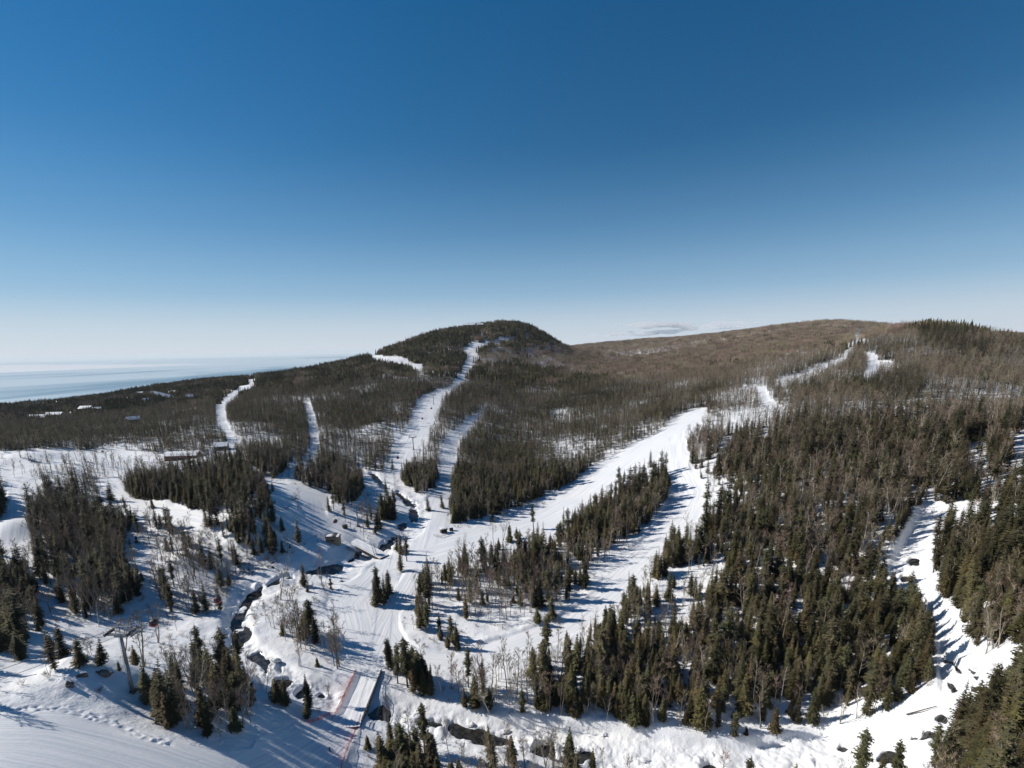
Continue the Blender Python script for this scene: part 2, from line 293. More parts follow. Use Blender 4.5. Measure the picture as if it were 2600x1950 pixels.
# ------------------------------------------------------------------ object helpers
def tag(o, label=None, cat=None, group=None, kind=None):
    if label: o['label'] = label
    if cat: o['category'] = cat
    if group: o['group'] = group
    if kind: o['kind'] = kind
    return o
def empty(name, loc=(0, 0, 0), rz=0.0):
    o = bpy.data.objects.new(name, None); COL.objects.link(o); o.location = loc; o.rotation_euler = (0, 0, rz); o.empty_display_size = 0.5
    return o
class MB:
    def __init__(s): s.v = []; s.f = []; s.m = []
    def add(s, vs, fs, m=0):
        k = len(s.v); s.v.extend(vs); s.f.extend([tuple(i + k for i in f) for f in fs]); s.m.extend([m] * len(fs))
    def box(s, c, d, rz=0, m=0, rx=0):
        a, b, h = d[0] / 2, d[1] / 2, d[2] / 2; M_ = Matrix.Rotation(rz, 3, 'Z') @ Matrix.Rotation(rx, 3, 'X')
        s.add([tuple(M_ @ Vector((x * a, y * b, z * h)) + Vector(c)) for x in (-1, 1) for y in (-1, 1) for z in (-1, 1)],
              [(0, 1, 3, 2), (4, 6, 7, 5), (0, 4, 5, 1), (2, 3, 7, 6), (0, 2, 6, 4), (1, 5, 7, 3)], m)
    def tube(s, p, q, r0, r1=None, n=8, m=0, caps=True):
        r1 = r0 if r1 is None else r1; p = Vector(p); q = Vector(q); d = (q - p).normalized()
        u = d.orthogonal().normalized(); v = d.cross(u)
        vs = [tuple(c + (u * math.cos(2 * math.pi * i / n) + v * math.sin(2 * math.pi * i / n)) * r_) for c, r_ in ((p, r0), (q, r1)) for i in range(n)]
        fs = [(i, (i + 1) % n, n + (i + 1) % n, n + i) for i in range(n)]
        if caps: fs += [tuple(range(n))[::-1], tuple(range(n, 2 * n))]
        s.add(vs, fs, m)
    def path(s, pts, r, n=5, m=0):
        for a, b in zip(pts[:-1], pts[1:]): s.tube(a, b, r if not isinstance(r, (list,)) else r[0], None, n, m, False)
    def mesh(s, name, mats, smooth_=False):
        me = bpy.data.meshes.new(name); me.from_pydata(s.v, [], s.f)
        for mt in mats: me.materials.append(mt)
        if len(mats) > 1: me.polygons.foreach_set('material_index', s.m)
        if smooth_: me.polygons.foreach_set('use_smooth', [True] * len(s.f))
        me.update(); return me
    def build(s, name, mats, parent=None, smooth_=False):
        mats = mats if isinstance(mats, (list, tuple)) else [mats]
        o = bpy.data.objects.new(name, s.mesh(name, mats, smooth_)); COL.objects.link(o)
        if parent is not None: o.parent = parent
        return o
# ------------------------------------------------------------------ materials
def mat(name, col, rough=.8, metal=0, spec=.3):
    m = bpy.data.materials.new(name); m.use_nodes = True; b = m.node_tree.nodes['Principled BSDF']
    b.inputs['Base Color'].default_value = (*col, 1); b.inputs['Roughness'].default_value = rough; b.inputs['Metallic'].default_value = metal
    b.inputs['Specular IOR Level'].default_value = spec
    return m
def vary(m, c1, c2, scale, detail=4, obj_random=False, bump=0, bscale=None, lo=.35, hi=.65):
    t = m.node_tree; N = t.nodes; L = t.links; b = N['Principled BSDF']
    tc = N.new('ShaderNodeTexCoord'); no = N.new('ShaderNodeTexNoise'); no.inputs['Scale'].default_value = scale; no.inputs['Detail'].default_value = detail
    L.new(tc.outputs['Object'], no.inputs['Vector'])
    rp = N.new('ShaderNodeValToRGB'); rp.color_ramp.elements[0].color = (*c1, 1); rp.color_ramp.elements[1].color = (*c2, 1)
    rp.color_ramp.elements[0].position = lo; rp.color_ramp.elements[1].position = hi
    L.new(no.outputs['Fac'], rp.inputs['Fac']); out = rp.outputs['Color']
    if obj_random:
        oi = N.new('ShaderNodeObjectInfo'); hs = N.new('ShaderNodeHueSaturation')
        mp = N.new('ShaderNodeMapRange'); mp.inputs['To Min'].default_value = .5; mp.inputs['To Max'].default_value = 1.5
        L.new(oi.outputs['Random'], mp.inputs['Value']); L.new(mp.outputs[0], hs.inputs['Value'])
        mu = N.new('ShaderNodeMath'); mu.operation = 'MULTIPLY'; mu.inputs[1].default_value = 7.31; fr = N.new('ShaderNodeMath'); fr.operation = 'FRACT'
        mp2 = N.new('ShaderNodeMapRange'); mp2.inputs['To Min'].default_value = .478; mp2.inputs['To Max'].default_value = .532
        L.new(oi.outputs['Random'], mu.inputs[0]); L.new(mu.outputs[0], fr.inputs[0]); L.new(fr.outputs[0], mp2.inputs['Value']); L.new(mp2.outputs[0], hs.inputs['Hue'])
        L.new(out, hs.inputs['Color']); out = hs.outputs['Color']
    L.new(out, b.inputs['Base Color'])
    if bump:
        bp = N.new('ShaderNodeBump'); bp.inputs['Strength'].default_value = bump
        n2 = N.new('ShaderNodeTexNoise'); n2.inputs['Scale'].default_value = bscale or scale; n2.inputs['Detail'].default_value = 5
        L.new(tc.outputs['Object'], n2.inputs['Vector']); L.new(n2.outputs['Fac'], bp.inputs['Height']); bp.inputs['Distance'].default_value = .5
        L.new(bp.outputs['Normal'], b.inputs['Normal'])
    return m
M = {}
M['snow'] = vary(mat('snow', (.8, .8, .8), .55, spec=.2), (.66, .68, .71), (.77, .77, .765), .15, 6, bump=.35, bscale=1.6)
# groomed snow: passes of the groomer run along each piste
def groomed():
    m = mat('groomed_snow', (.8, .8, .8), .5, spec=.25); t = m.node_tree; N = t.nodes; L = t.links; b = N['Principled BSDF']
    at = N.new('ShaderNodeAttribute'); at.attribute_name = 'across'
    at2 = N.new('ShaderNodeAttribute'); at2.attribute_name = 'along'
    tc = N.new('ShaderNodeTexCoord'); no = N.new('ShaderNodeTexNoise'); no.inputs['Scale'].default_value = .06; no.inputs['Detail'].default_value = 3
    L.new(tc.outputs['Object'], no.inputs['Vector'])
    ad = N.new('ShaderNodeMath'); ad.operation = 'MULTIPLY_ADD'; ad.inputs[1].default_value = 2.0; L.new(no.outputs['Fac'], ad.inputs[0]); L.new(at.outputs['Fac'], ad.inputs[2])
    cb = N.new('ShaderNodeCombineXYZ'); L.new(ad.outputs[0], cb.inputs[0])
    sc_ = N.new('ShaderNodeMath'); sc_.operation = 'MULTIPLY'; sc_.inputs[1].default_value = .02; L.new(at2.outputs['Fac'], sc_.inputs[0]); L.new(sc_.outputs[0], cb.inputs[1])
    n2 = N.new('ShaderNodeTexNoise'); n2.inputs['Scale'].default_value = 1.1; n2.inputs['Detail'].default_value = 5; n2.inputs['Roughness'].default_value = .65
    L.new(cb.outputs[0], n2.inputs['Vector'])
    n3 = N.new('ShaderNodeTexNoise'); n3.inputs['Scale'].default_value = .9; n3.inputs['Detail'].default_value = 6; L.new(tc.outputs['Object'], n3.inputs['Vector'])
    rp = N.new('ShaderNodeValToRGB'); rp.color_ramp.elements[0].color = (.57, .60, .65, 1); rp.color_ramp.elements[1].color = (.80, .80, .795, 1)
    rp.color_ramp.elements[0].position = .33; rp.color_ramp.elements[1].position = .58
    L.new(n2.outputs['Fac'], rp.inputs['Fac']); L.new(rp.outputs['Color'], b.inputs['Base Color'])
    mx = N.new('ShaderNodeMath'); mx.operation = 'MULTIPLY_ADD'; mx.inputs[1].default_value = .35; L.new(n3.outputs['Fac'], mx.inputs[0]); L.new(n2.outputs['Fac'], mx.inputs[2])
    bp = N.new('ShaderNodeBump'); bp.inputs['Strength'].default_value = .5; bp.inputs['Distance'].default_value = .35
    L.new(mx.outputs[0], bp.inputs['Height']); L.new(bp.outputs['Normal'], b.inputs['Normal'])
    return m
M['groomed'] = groomed()
def deck_snow():
    m = M['groomed'].copy(); m.name = 'packed_snow'; t = m.node_tree
    sx = t.nodes.new('ShaderNodeSeparateXYZ'); tc = [n for n in t.nodes if n.type == 'TEX_COORD'][0]; t.links.new(tc.outputs['Object'], sx.inputs[0])
    for n in [n for n in t.nodes if n.type == 'ATTRIBUTE']:
        for l in list(n.outputs['Fac'].links): t.links.new(sx.outputs[1 if n.attribute_name == 'across' else 0], l.to_socket)
    return m
M['deck_snow'] = deck_snow()
M['needles'] = vary(mat('spruce_needles', (.05, .06, .03), .75, spec=.15), (.06, .05, .025), (.14, .115, .05), 1.2, 3, True)
M['needles2'] = vary(mat('fir_needles', (.05, .06, .03), .75, spec=.15), (.044, .042, .024), (.108, .096, .048), 1.2, 3, True)
M['bark'] = vary(mat('spruce_bark', (.09, .07, .055), .9), (.06, .05, .04), (.14, .115, .095), 3)
M['birch'] = vary(mat('birch_bark', (.5, .45, .4), .8), (.22, .19, .16), (.5, .46, .4), 1.5, 4, lo=.35, hi=.55)
M['aspen'] = vary(mat('aspen_bark', (.3, .27, .2), .8), (.13, .11, .085), (.27, .24, .185), 1.5, 4, True)
M['twigs'] = vary(mat('bare_twigs', (.2, .16, .12), .9), (.17, .13, .09), (.33, .26, .175), .8, 3, True)
M['twigs_red'] = vary(mat('reddish_twigs', (.2, .12, .1), .9), (.19, .125, .1), (.32, .22, .18), .8, 3, True)
M['steel'] = vary(mat('galvanised_steel', (.3, .31, .32), .5, .6), (.24, .25, .26), (.36, .37, .38), 2)
M['dark'] = vary(mat('dark_steel', (.04, .04, .045), .5, .3), (.03, .03, .035), (.06, .06, .065), 2)
M['red'] = vary(mat('red_paint', (.45, .03, .03), .35), (.42, .03, .035), (.5, .045, .045), 3)
M['glass'] = mat('tinted_glass', (.02, .022, .025), .08, 0, .6)
M['wood'] = vary(mat('weathered_board', (.26, .21, .14), .85), (.2, .16, .105), (.32, .26, .175), 2.5)
M['wood_dark'] = vary(mat('dark_timber', (.09, .065, .045), .85), (.06, .045, .035), (.13, .095, .07), 2.5)
M['roofdark'] = vary(mat('dark_roof', (.05, .05, .05), .8), (.04, .04, .04), (.07, .07, .07), 2)
M['rock'] = vary(mat('dark_rock', (.1, .095, .09), .9), (.05, .048, .046), (.17, .16, .15), 1.4, 6, bump=.6, bscale=2)
M['net'] = vary(mat('red_netting', (.5, .04, .03), .7), (.5, .035, .03), (.62, .08, .05), 3)
M['black'] = vary(mat('black_cloth', (.02, .02, .024), .8), (.015, .015, .02), (.03, .03, .035), 5)
M['skin'] = mat('skin', (.45, .27, .2), .6)
M['dull_red'] = vary(mat('dull_red_wall', (.2, .07, .05), .85), (.13, .055, .045), (.2, .08, .06), 1)
M['beige'] = vary(mat('cream_wall', (.4, .35, .28), .8), (.36, .31, .25), (.44, .39, .32), 1)
def water_mat():
    m = mat('river_water', (.018, .02, .02), .06, 0, .5); t = m.node_tree; N = t.nodes; L = t.links; b = N['Principled BSDF']
    tc = N.new('ShaderNodeTexCoord'); no = N.new('ShaderNodeTexNoise'); no.inputs['Scale'].default_value = 1.3; no.inputs['Detail'].default_value = 5
    L.new(tc.outputs['Object'], no.inputs['Vector']); bp = N.new('ShaderNodeBump'); bp.inputs['Strength'].default_value = .5; bp.inputs['Distance'].default_value = .15
    L.new(no.outputs['Fac'], bp.inputs['Height']); L.new(bp.outputs['Normal'], b.inputs['Normal'])
    n2 = N.new('ShaderNodeTexNoise'); n2.inputs['Scale'].default_value = .5; n2.inputs['Detail'].default_value = 6; L.new(tc.outputs['Object'], n2.inputs['Vector'])
    rp = N.new('ShaderNodeValToRGB'); rp.color_ramp.elements[0].color = (.012, .014, .016, 1); rp.color_ramp.elements[1].color = (.05, .046, .04, 1)
    rp.color_ramp.elements[0].position = .4; rp.color_ramp.elements[1].position = .65; L.new(n2.outputs['Fac'], rp.inputs['Fac']); L.new(rp.outputs[0], b.inputs['Base Color'])
    return m
M['water'] = water_mat()
def lake_mat():
    m = mat('lake_ice', (.5, .6, .65), .35, 0, .4); t = m.node_tree; N = t.nodes; L = t.links; b = N['Principled BSDF']
    tc = N.new('ShaderNodeTexCoord'); mp = N.new('ShaderNodeMapping'); mp.inputs['Scale'].default_value = (.00022, .00008, 1); mp.inputs['Rotation'].default_value = (0, 0, R(55))
    L.new(tc.outputs['Object'], mp.inputs['Vector'])
    no = N.new('ShaderNodeTexNoise'); no.inputs['Scale'].default_value = 1.5; no.inputs['Detail'].default_value = 9; no.inputs['Roughness'].default_value = .6; no.inputs['Distortion'].default_value = .8
    L.new(mp.outputs[0], no.inputs['Vector'])
    rp = N.new('ShaderNodeValToRGB'); e = rp.color_ramp.elements; e[0].position = .36; e[0].color = (.16, .27, .33, 1); e[1].position = .44; e[1].color = (.5, .58, .61, 1)
    x = e.new(.6); x.color = (.6, .66, .67, 1); x = e.new(.72); x.color = (.44, .54, .58, 1)
    L.new(no.outputs['Fac'], rp.inputs['Fac']); L.new(rp.outputs[0], b.inputs['Base Color'])
    return m
M['lake'] = lake_mat()

# ------------------------------------------------------------------ ground, pistes and water meshes
aa = np.concatenate([np.linspace(R(-80), R(-50), 60, endpoint=False), np.linspace(R(-50), R(50), 1150), np.linspace(R(50), R(80), 60)[1:]])
ll = np.concatenate([np.linspace(math.log(40), math.log(88), 50, endpoint=False), np.linspace(math.log(88), math.log(420), 680, endpoint=False), np.linspace(math.log(420), math.log(14000), 420)])
GA, GL = np.meshgrid(aa, ll, indexing='ij'); GX = np.sin(GA) * np.exp(GL); GY = np.cos(GA) * np.exp(GL)
GZ, GPX, GPY, GRUN, GRIV, GHOLE = full_z(GX, GY, True)
na, nl = GX.shape; idx = np.arange(na * nl).reshape(na, nl)
Q = np.stack([idx[:-1, :-1], idx[1:, :-1], idx[1:, 1:], idx[:-1, 1:]], -1).reshape(-1, 4)
V = np.stack([GX.ravel(), GY.ravel(), GZ.ravel()], 1)
runf = GRUN.ravel()[Q].mean(1) > .5
runf &= ~(GRIV.ravel()[Q].mean(1) > .35)
def grid_obj(name, V, Q, mt, attrs={}):
    used = np.unique(Q); mp = np.zeros(len(V), np.int64); mp[used] = np.arange(len(used)); q = mp[Q]; v = V[used]
    me = bpy.data.meshes.new(name); me.vertices.add(len(v)); me.vertices.foreach_set('co', v.astype(np.float32).ravel())
    me.loops.add(q.size); me.loops.foreach_set('vertex_index', q.ravel().astype(np.int32)); me.polygons.add(len(q))
    me.polygons.foreach_set('loop_start', np.arange(0, q.size, 4, dtype=np.int32))
    try: me.polygons.foreach_set('loop_total', np.full(len(q), 4, np.int32))
    except Exception: pass
    me.polygons.foreach_set('use_smooth', np.ones(len(q), bool)); me.materials.append(mt); me.update(calc_edges=True)
    for k, a in attrs.items():
        at = me.attributes.new(k, 'FLOAT', 'POINT'); at.data.foreach_set('value', a[used].astype(np.float32))
    o = bpy.data.objects.new(name, me); COL.objects.link(o); return o
# piste centre lines (photo points) give the direction of the grooming
CL = [[(1200,895),(1185,960),(1120,1010),(1085,1060),(1060,1120),(1020,1190)], [(1225,1050),(1180,1090),(1145,1140),(1135,1220),(1100,1290),(1070,1380)],
 [(1790,1050),(1740,1075),(1620,1150),(1530,1220),(1400,1300),(1250,1360),(1120,1395),(1040,1420)], [(1725,1100),(1725,1180),(1760,1250),(1730,1320),(1640,1400),(1540,1500),(1430,1590),(1300,1640),(1150,1685),(1060,1675),(1010,1600),(1010,1560)],
 [(640,1195),(700,1235),(800,1260),(810,1310),(870,1360),(980,1410),(960,1450),(890,1530),(910,1620),(935,1700),(885,1810),(780,1900),(600,2000)], [(1055,1450),(1000,1550),(950,1650),(935,1700)], [(-100,1850),(150,1850),(350,1900),(600,1990)],
 [(1930,985),(1935,1020),(1980,1040),(1900,1070),(1840,1110),(1790,1190)], [(60,1220),(60,1300),(20,1380)], [(260,1225),(330,1280),(510,1315)], [(2180,850),(2150,900)], [(785,1020),(800,1090),(780,1170)], [(640,970),(560,1040),(570,1090),(600,1130),(560,1160)]]
rv = np.unique(Q[runf]); X_ = V[rv, 0]; Y_ = V[rv, 1]; best = np.full(len(rv), 1e9); ac = np.zeros(len(rv)); al = np.zeros(len(rv))
for k, line in enumerate(CL):
    P = [hit(a, b) for a, b in line]; s0 = k * 900.0
    for (ax, ay), (bx, by) in zip(P[:-1], P[1:]):
        L_ = math.hypot(bx - ax, by - ay) + 1e-6; ux, uy = (bx - ax) / L_, (by - ay) / L_
        s = np.clip((X_ - ax) * ux + (Y_ - ay) * uy, 0, L_); dx = X_ - ax - s * ux; dy = Y_ - ay - s * uy
        d = np.hypot(dx, dy); g = d < best; best[g] = d[g]; ac[g] = ((ux * dy - uy * dx))[g] + k * 37; al[g] = (s + s0)[g]; s0 += L_
AC = np.zeros(len(V)); AL = np.zeros(len(V)); AC[rv] = ac; AL[rv] = al
tag(grid_obj('ground', V, Q[~runf], M['snow']), kind='structure')
tag(grid_obj('ski_run', V, Q[runf], M['groomed'], {'across': AC, 'along': AL}), kind='structure')
# water lies in the openings of the river, a sheet 0.75 m under the snow's edge
VZ = V.copy(); VZ[:, 2] = (base_z(GX, GY) - (2.6 - 1.4 * smooth((np.hypot(GX, GY) - 240) / 120)) * GRIV - .8).ravel()
wf = (GHOLE.ravel()[Q].max(1) > .02) & (np.exp(GL).ravel()[Q].mean(1) < 900)
tag(grid_obj('river_water', VZ, Q[wf], M['water']), kind='structure')
mb = MB(); xs = [-400000, -60000, -15000, -6000, 0, 8000]; ys = [1200, 4000, 12000, 60000, 400000]
lv = [(x, y, CZ + LAKE) for x in xs for y in ys]; mb.add(lv, [(i * 5 + j, (i + 1) * 5 + j, (i + 1) * 5 + j + 1, i * 5 + j + 1) for i in range(5) for j in range(4)])
tag(mb.build('lake', M['lake']), kind='structure')

# ------------------------------------------------------------------ tree shapes
def spruce_parts(h, wid, seed, whorls=30, per=8, leaf=3, lean=0.0, ragged=.25, bare=.08, round_=False):
    rd = random.Random(seed); T = MB(); C = MB(); n = 6
    T.tube((0, 0, -0.6), (lean * .5, 0, h * .55), .016 * h + .03, .009 * h, n, 0, False); T.tube((lean * .5, 0, h * .55), (lean, 0, h * .99), .009 * h, .01, 5, 0, False)
    gap = [rd.random() for _ in range(9)]
    for k in range(whorls):
        t = (k + rd.uniform(-.3, .3)) / whorls; t = min(max(t, 0), .985); z = h * (bare + (1 - bare) * t)
        prof = (1 - t) ** .85 * (.82 + .18 * math.sin(t * 9 + gap[0] * 6)) + .03
        if t < .12: prof *= .75 + t * 2
        if round_: prof = (max(0, 1 - t) ** .5) * (.45 + .55 * min(1, t * 2.2)) * (.8 + .3 * math.sin(t * 17 + gap[1] * 6))
        for j in range(per if t < .8 else max(4, per - 3)):
            a = 2 * math.pi * (j + rd.random() * .8) / per + k * 2.4
            if rd.random() < ragged * .35: continue
            L = wid * prof * rd.uniform(1 - ragged, 1.12); ca, sa = math.cos(a), math.sin(a); x0 = lean * z / h
            droop = rd.uniform(.12, .4) * (1.15 - t); sp = []
            for q in (0, .5, 1): sp.append(Vector((x0 + ca * L * q, sa * L * q, z - L * droop * (q ** 1.4) + (.12 * L if q == 1 else 0))))
            side = Vector((-sa, ca, 0)); w0 = .10 * L + .05
            C.add([tuple(sp[0]), tuple(sp[1] + side * w0), tuple(sp[2]), tuple(sp[1] - side * w0)], [(0, 1, 2, 3)])
            for q in range(leaf):
                s = (q + .7) / (leaf + .4)
                P = sp[0].lerp(sp[1], s * 2) if s < .5 else sp[1].lerp(sp[2], s * 2 - 1)
                for sg in (1, -1):
                    ll_ = L * (.48 - .26 * s) * rd.uniform(.7, 1.2) + .08
                    tip = P + (side * sg * .8 + Vector((ca, sa, 0)) * .65) * ll_ + Vector((0, 0, rd.uniform(-.38, .02) * ll_))
                    b = Vector((ca, sa, 0)) * (.16 * ll_ + .09)
                    C.add([tuple(P - b), tuple(P + b), tuple(tip)], [(0, 1, 2)])
    C.tube((lean * .93, 0, h * .9), (lean, 0, h * 1.03), .07, .01, 4, 0, False)
    return T, C
def bare_parts(h, spread, seed, limbs=11, subs=4, twigs=6, tw=.022, fork=False, trunks=1, low=.35):
    rd = random.Random(seed); T = MB(); C = MB()
    for tr in range(trunks):
        off = Vector((rd.uniform(-.5, .5), rd.uniform(-.5, .5), 0)) * (trunks > 1); lean = Vector((rd.uniform(-.09, .09), rd.uniform(-.09, .09), 0)) * (2.5 if trunks > 1 else 1)
        pts = [off + Vector((0, 0, -.5))]; hh = h * (rd.uniform(.75, 1) if tr else 1)
        for k in range(1, 7):
            q = k / 6; pts.append(off + lean * hh * q + Vector((rd.uniform(-.12, .12), rd.uniform(-.12, .12), hh * q * .97)))
        rr = [.011 * hh * (1 - .85 * i / 6) + .015 for i in range(7)]
        for i in range(6): T.tube(pts[i], pts[i + 1], rr[i], rr[i + 1], 6, 0, False)
        for j in range(limbs):
            q = low + (1 - low) * (j + rd.random()) / limbs; q = min(q, .97); f = q * 6; i = min(int(f), 5); P = pts[i].lerp(pts[i + 1], f - i)
            a = rd.uniform(0, 6.283) ; L = spread * (1.15 - q * .75) * rd.uniform(.7, 1.25); up = rd.uniform(.7, 1.5)
            d = Vector((math.cos(a), math.sin(a), up)).normalized(); m1 = P + d * L * .5; e = m1 + (d + Vector((0, 0, .35)) + Vector((rd.uniform(-.2, .2), rd.uniform(-.2, .2), 0))).normalized() * L * .55
            r_ = rr[i] * .5; T.tube(P, m1, r_, r_ * .6, 3, 0, False); T.tube(m1, e, r_ * .6, .012, 3, 0, False)
            for s in range(subs):
                u = rd.uniform(.3, 1); S = (P.lerp(m1, u * 2) if u < .5 else m1.lerp(e, u * 2 - 1))
                d2 = (d + Vector((rd.uniform(-.8, .8), rd.uniform(-.8, .8), rd.uniform(-.1, .8)))).normalized(); l2 = L * rd.uniform(.25, .5)
                E = S + d2 * l2; sd_ = d2.orthogonal().normalized() * .016
                C.add([tuple(S - sd_), tuple(S + sd_), tuple(E)], [(0, 1, 2)])
                for t_ in range(twigs):
                    B = S.lerp(E, rd.uniform(.2, 1)); d3 = (d2 + Vector((rd.uniform(-.9, .9), rd.uniform(-.9, .9), rd.uniform(-.2, .9)))).normalized()
                    l3 = rd.uniform(.35, .95) * (.5 + h / 24); o_ = d3.cross(Vector((rd.random() - .5, rd.random() - .5, rd.random() - .5))).normalized() * tw
                    C.add([tuple(B - o_), tuple(B + o_), tuple(B + d3 * l3)], [(0, 1, 2)])
    return T, C
def shrub_mb(h, seed, stems=26, tw=.02):
    rd = random.Random(seed); C = MB()
    for i in range(stems):
        a = rd.uniform(0, 6.283); r0 = rd.uniform(0, .35) * h; s = rd.uniform(.1, .65)
        P = Vector((math.cos(a) * r0 * .5, math.sin(a) * r0 * .5, -.2)); d = Vector((math.cos(a) * s, math.sin(a) * s, 1)).normalized(); L = h * rd.uniform(.6, 1.1)
        E = P + d * L; o_ = Vector((-math.sin(a), math.cos(a), 0)) * tw
        C.add([tuple(P - o_), tuple(P + o_), tuple(E)], [(0, 1, 2)])
        for k in range(7):
            B = P.lerp(E, rd.uniform(.3, .95)); d3 = (d + Vector((rd.uniform(-.8, .8), rd.uniform(-.8, .8), rd.uniform(-.2, .5)))).normalized()
            o2 = d3.cross(Vector((rd.random() - .5, rd.random() - .5, .3))).normalized() * tw * .8
            C.add([tuple(B - o2), tuple(B + o2), tuple(B + d3 * h * rd.uniform(.15, .4))], [(0, 1, 2)])
    return C
def joined(name, T, C, mt, mc):
    J = MB(); J.add(T.v, T.f, 0); J.add(C.v, C.f, 1); me = J.mesh(name, [mt, mc]); return bpy.data.objects.new(name, me)
# near kinds: [trunk mesh, crown mesh, height]
SPR, BIR, SHR = [], [], []
proto_spr, proto_bir, proto_shr = [], [], []
specs = [(12, 2.7, 1), (13.5, 2.6, 2), (10, 2.7, 3), (15.5, 2.9, 4), (11, 2.0, 5), (8, 2.3, 6), (12.5, 3.2, 7), (5.5, 1.8, 8), (14, 2.3, 9), (11.5, 2.7, 10)]
for i, (h, wd, sd_) in enumerate(specs):
    T, C = spruce_parts(h, wd, sd_, whorls=int(14 + h * 1.3), per=8, leaf=3, lean=random.uniform(-.25, .25), ragged=[.25, .35, .2, .45, .3, .2, .3, .15, .5, .3][i], round_=i in (3, 6), bare=.3 if i == 3 else .06)
    nm = M['needles'] if i % 3 else M['needles2']
    SPR.append((T.mesh('trunk', [M['bark']], True), C.mesh('crown', [nm]), h)); proto_spr.append(joined('spruce_tree', T, C, M['bark'], nm))
bspecs = [(12, 3.0, 1, 1), (14, 3.6, 2, 1), (10, 2.6, 3, 1), (11, 2.8, 4, 3), (13, 3.8, 5, 2), (8, 2.0, 6, 1), (12, 2.4, 7, 1), (9, 2.6, 8, 2)]
for i, (h, sp, sd_, tr) in enumerate(bspecs):
    T, C = bare_parts(h, sp, sd_ + 40, limbs=15 if tr == 1 else 9, trunks=tr, subs=5, low=.42, tw=.026)
    mt = M['birch'] if i in (0, 3, 5) else M['aspen']; mc = M['twigs_red'] if i in (2, 6) else M['twigs']
    BIR.append((T.mesh('trunk', [mt], True), C.mesh('crown', [mc]), h)); proto_bir.append(joined('bare_tree', T, C, mt, mc))
for i in range(5):
    C = shrub_mb([1.6, 2.2, 3.0, 1.2, 2.6][i], i + 80); mt = M['twigs_red'] if i % 2 else M['twigs']
    me = C.mesh('shrub', [mt]); SHR.append((me, [1.6, 2.2, 3.0, 1.2, 2.6][i])); proto_shr.append(bpy.data.objects.new('shrub', me))
# middle distance kinds
mid_spr, mid_bir = [], []
for i in range(5):
    T, C = spruce_parts([11, 12.5, 9.5, 13, 7.5][i], [2.8, 2.8, 2.6, 3.3, 2.2][i], 60 + i, whorls=13, per=7, leaf=1, ragged=.35, round_=i == 3)
    mid_spr.append(joined('spruce_tree', T, C, M['bark'], M['needles'] if i % 2 else M['needles2']))
for i in range(5):
    T, C = bare_parts([12, 13, 10, 11, 9][i], [3.0, 3.3, 2.6, 3.0, 2.4][i], 70 + i, limbs=9, subs=4, twigs=4, tw=.055, low=.45)
    mid_bir.append(joined('bare_tree', T, C, M['aspen'], M['twigs_red'] if i == 2 else M['twigs']))
# far kinds: one clump is a patch of wood about 15 m wide
far_spr, far_bir = [], []
for i in range(4):
    rd = random.Random(200 + i); T = MB(); C = MB()
    for k in range(15):
        x, y, h = rd.uniform(-8, 8), rd.uniform(-8, 8), rd.uniform(8, 15); wd = h * .17
        T.tube((x, y, -1), (x, y, h * .5), .14, .1, 3, 0, False)
        for q in range(7):
            z = h * (.06 + .13 * q); r_ = wd * (1.05 - q / 7) ; n = 5
            for j in range(n):
                a = 6.283 * (j + rd.random() * .6) / n; b = a + 1.1
                L = r_ * rd.uniform(.8, 1.3)
                C.add([(x, y, z + h * .22), (x + math.cos(a) * L, y + math.sin(a) * L, z), (x + math.cos(b) * L * .9, y + math.sin(b) * L * .9, z + rd.uniform(-.3, .3))], [(0, 1, 2)])
    far_spr.append(joined('spruce_stand', T, C, M['bark'], M['needles2'] if i % 2 else M['needles']))
for i in range(4):
    rd = random.Random(300 + i); T = MB(); C = MB()
    for k in range(13):
        x, y, h = rd.uniform(-8, 8), rd.uniform(-8, 8), rd.uniform(8, 13)
        T.tube((x, y, -1), (x + rd.uniform(-.5, .5), y, h * .9), .13, .05, 3, 0, False)
        for q in range(46):
            u = rd.random() ** .7; z = h * (.42 + .58 * u); a = rd.uniform(0, 6.283); r_ = rd.uniform(.1, 1) * 2.3 * math.sin(math.pi * min(1, .25 + .75 * (1 - u)))
            P = Vector((x + math.cos(a) * r_, y + math.sin(a) * r_, z)); d = Vector((math.cos(a) * .5, math.sin(a) * .5, 1)).normalized(); o_ = d.cross(Vector((rd.random() - .5, rd.random() - .5, .2))).normalized() * .11
            C.add([tuple(P - o_), tuple(P + o_), tuple(P + d * rd.uniform(1, 2.2))], [(0, 1, 2)])
    far_bir.append(joined('bare_wood', T, C, M['aspen'], M['twigs_red'] if i == 2 else M['twigs']))

# ------------------------------------------------------------------ woodland zones (photo outlines): density, share of spruce, shrub density, phrase
Z = [None]; ZM = np.zeros((MH, MW), int); DM = np.zeros((MH, MW))
def zone(pts, dens, sp, shrub, phrase):
    Z.append((dens, sp, shrub, phrase)); poly_into(ZM, pts, len(Z) - 1)
zone([(-900, 700), (3500, 700), (3500, 2400), (-900, 2400)], .02, .4, .06, 'on the open snow of the valley floor')
zone([(-800, 700), (1010, 700), (1010, 1150), (980, 1200), (930, 1195), (860, 1180), (740, 1175), (700, 1215), (640, 1190), (600, 1175), (480, 1160), (300, 1140), (-800, 1150)], .92, .7, .02, 'in the dark mixed forest left of the main piste')
zone([(990, 700), (1750, 700), (1900, 960), (1800, 1060), (1690, 1095), (1560, 1150), (1450, 1225), (1320, 1290), (1250, 1310), (1150, 1330), (1140, 1290), (1160, 1150), (1235, 1045), (1120, 1050), (990, 1195)], .88, .72, .04, 'in the mixed wood above the middle piste')
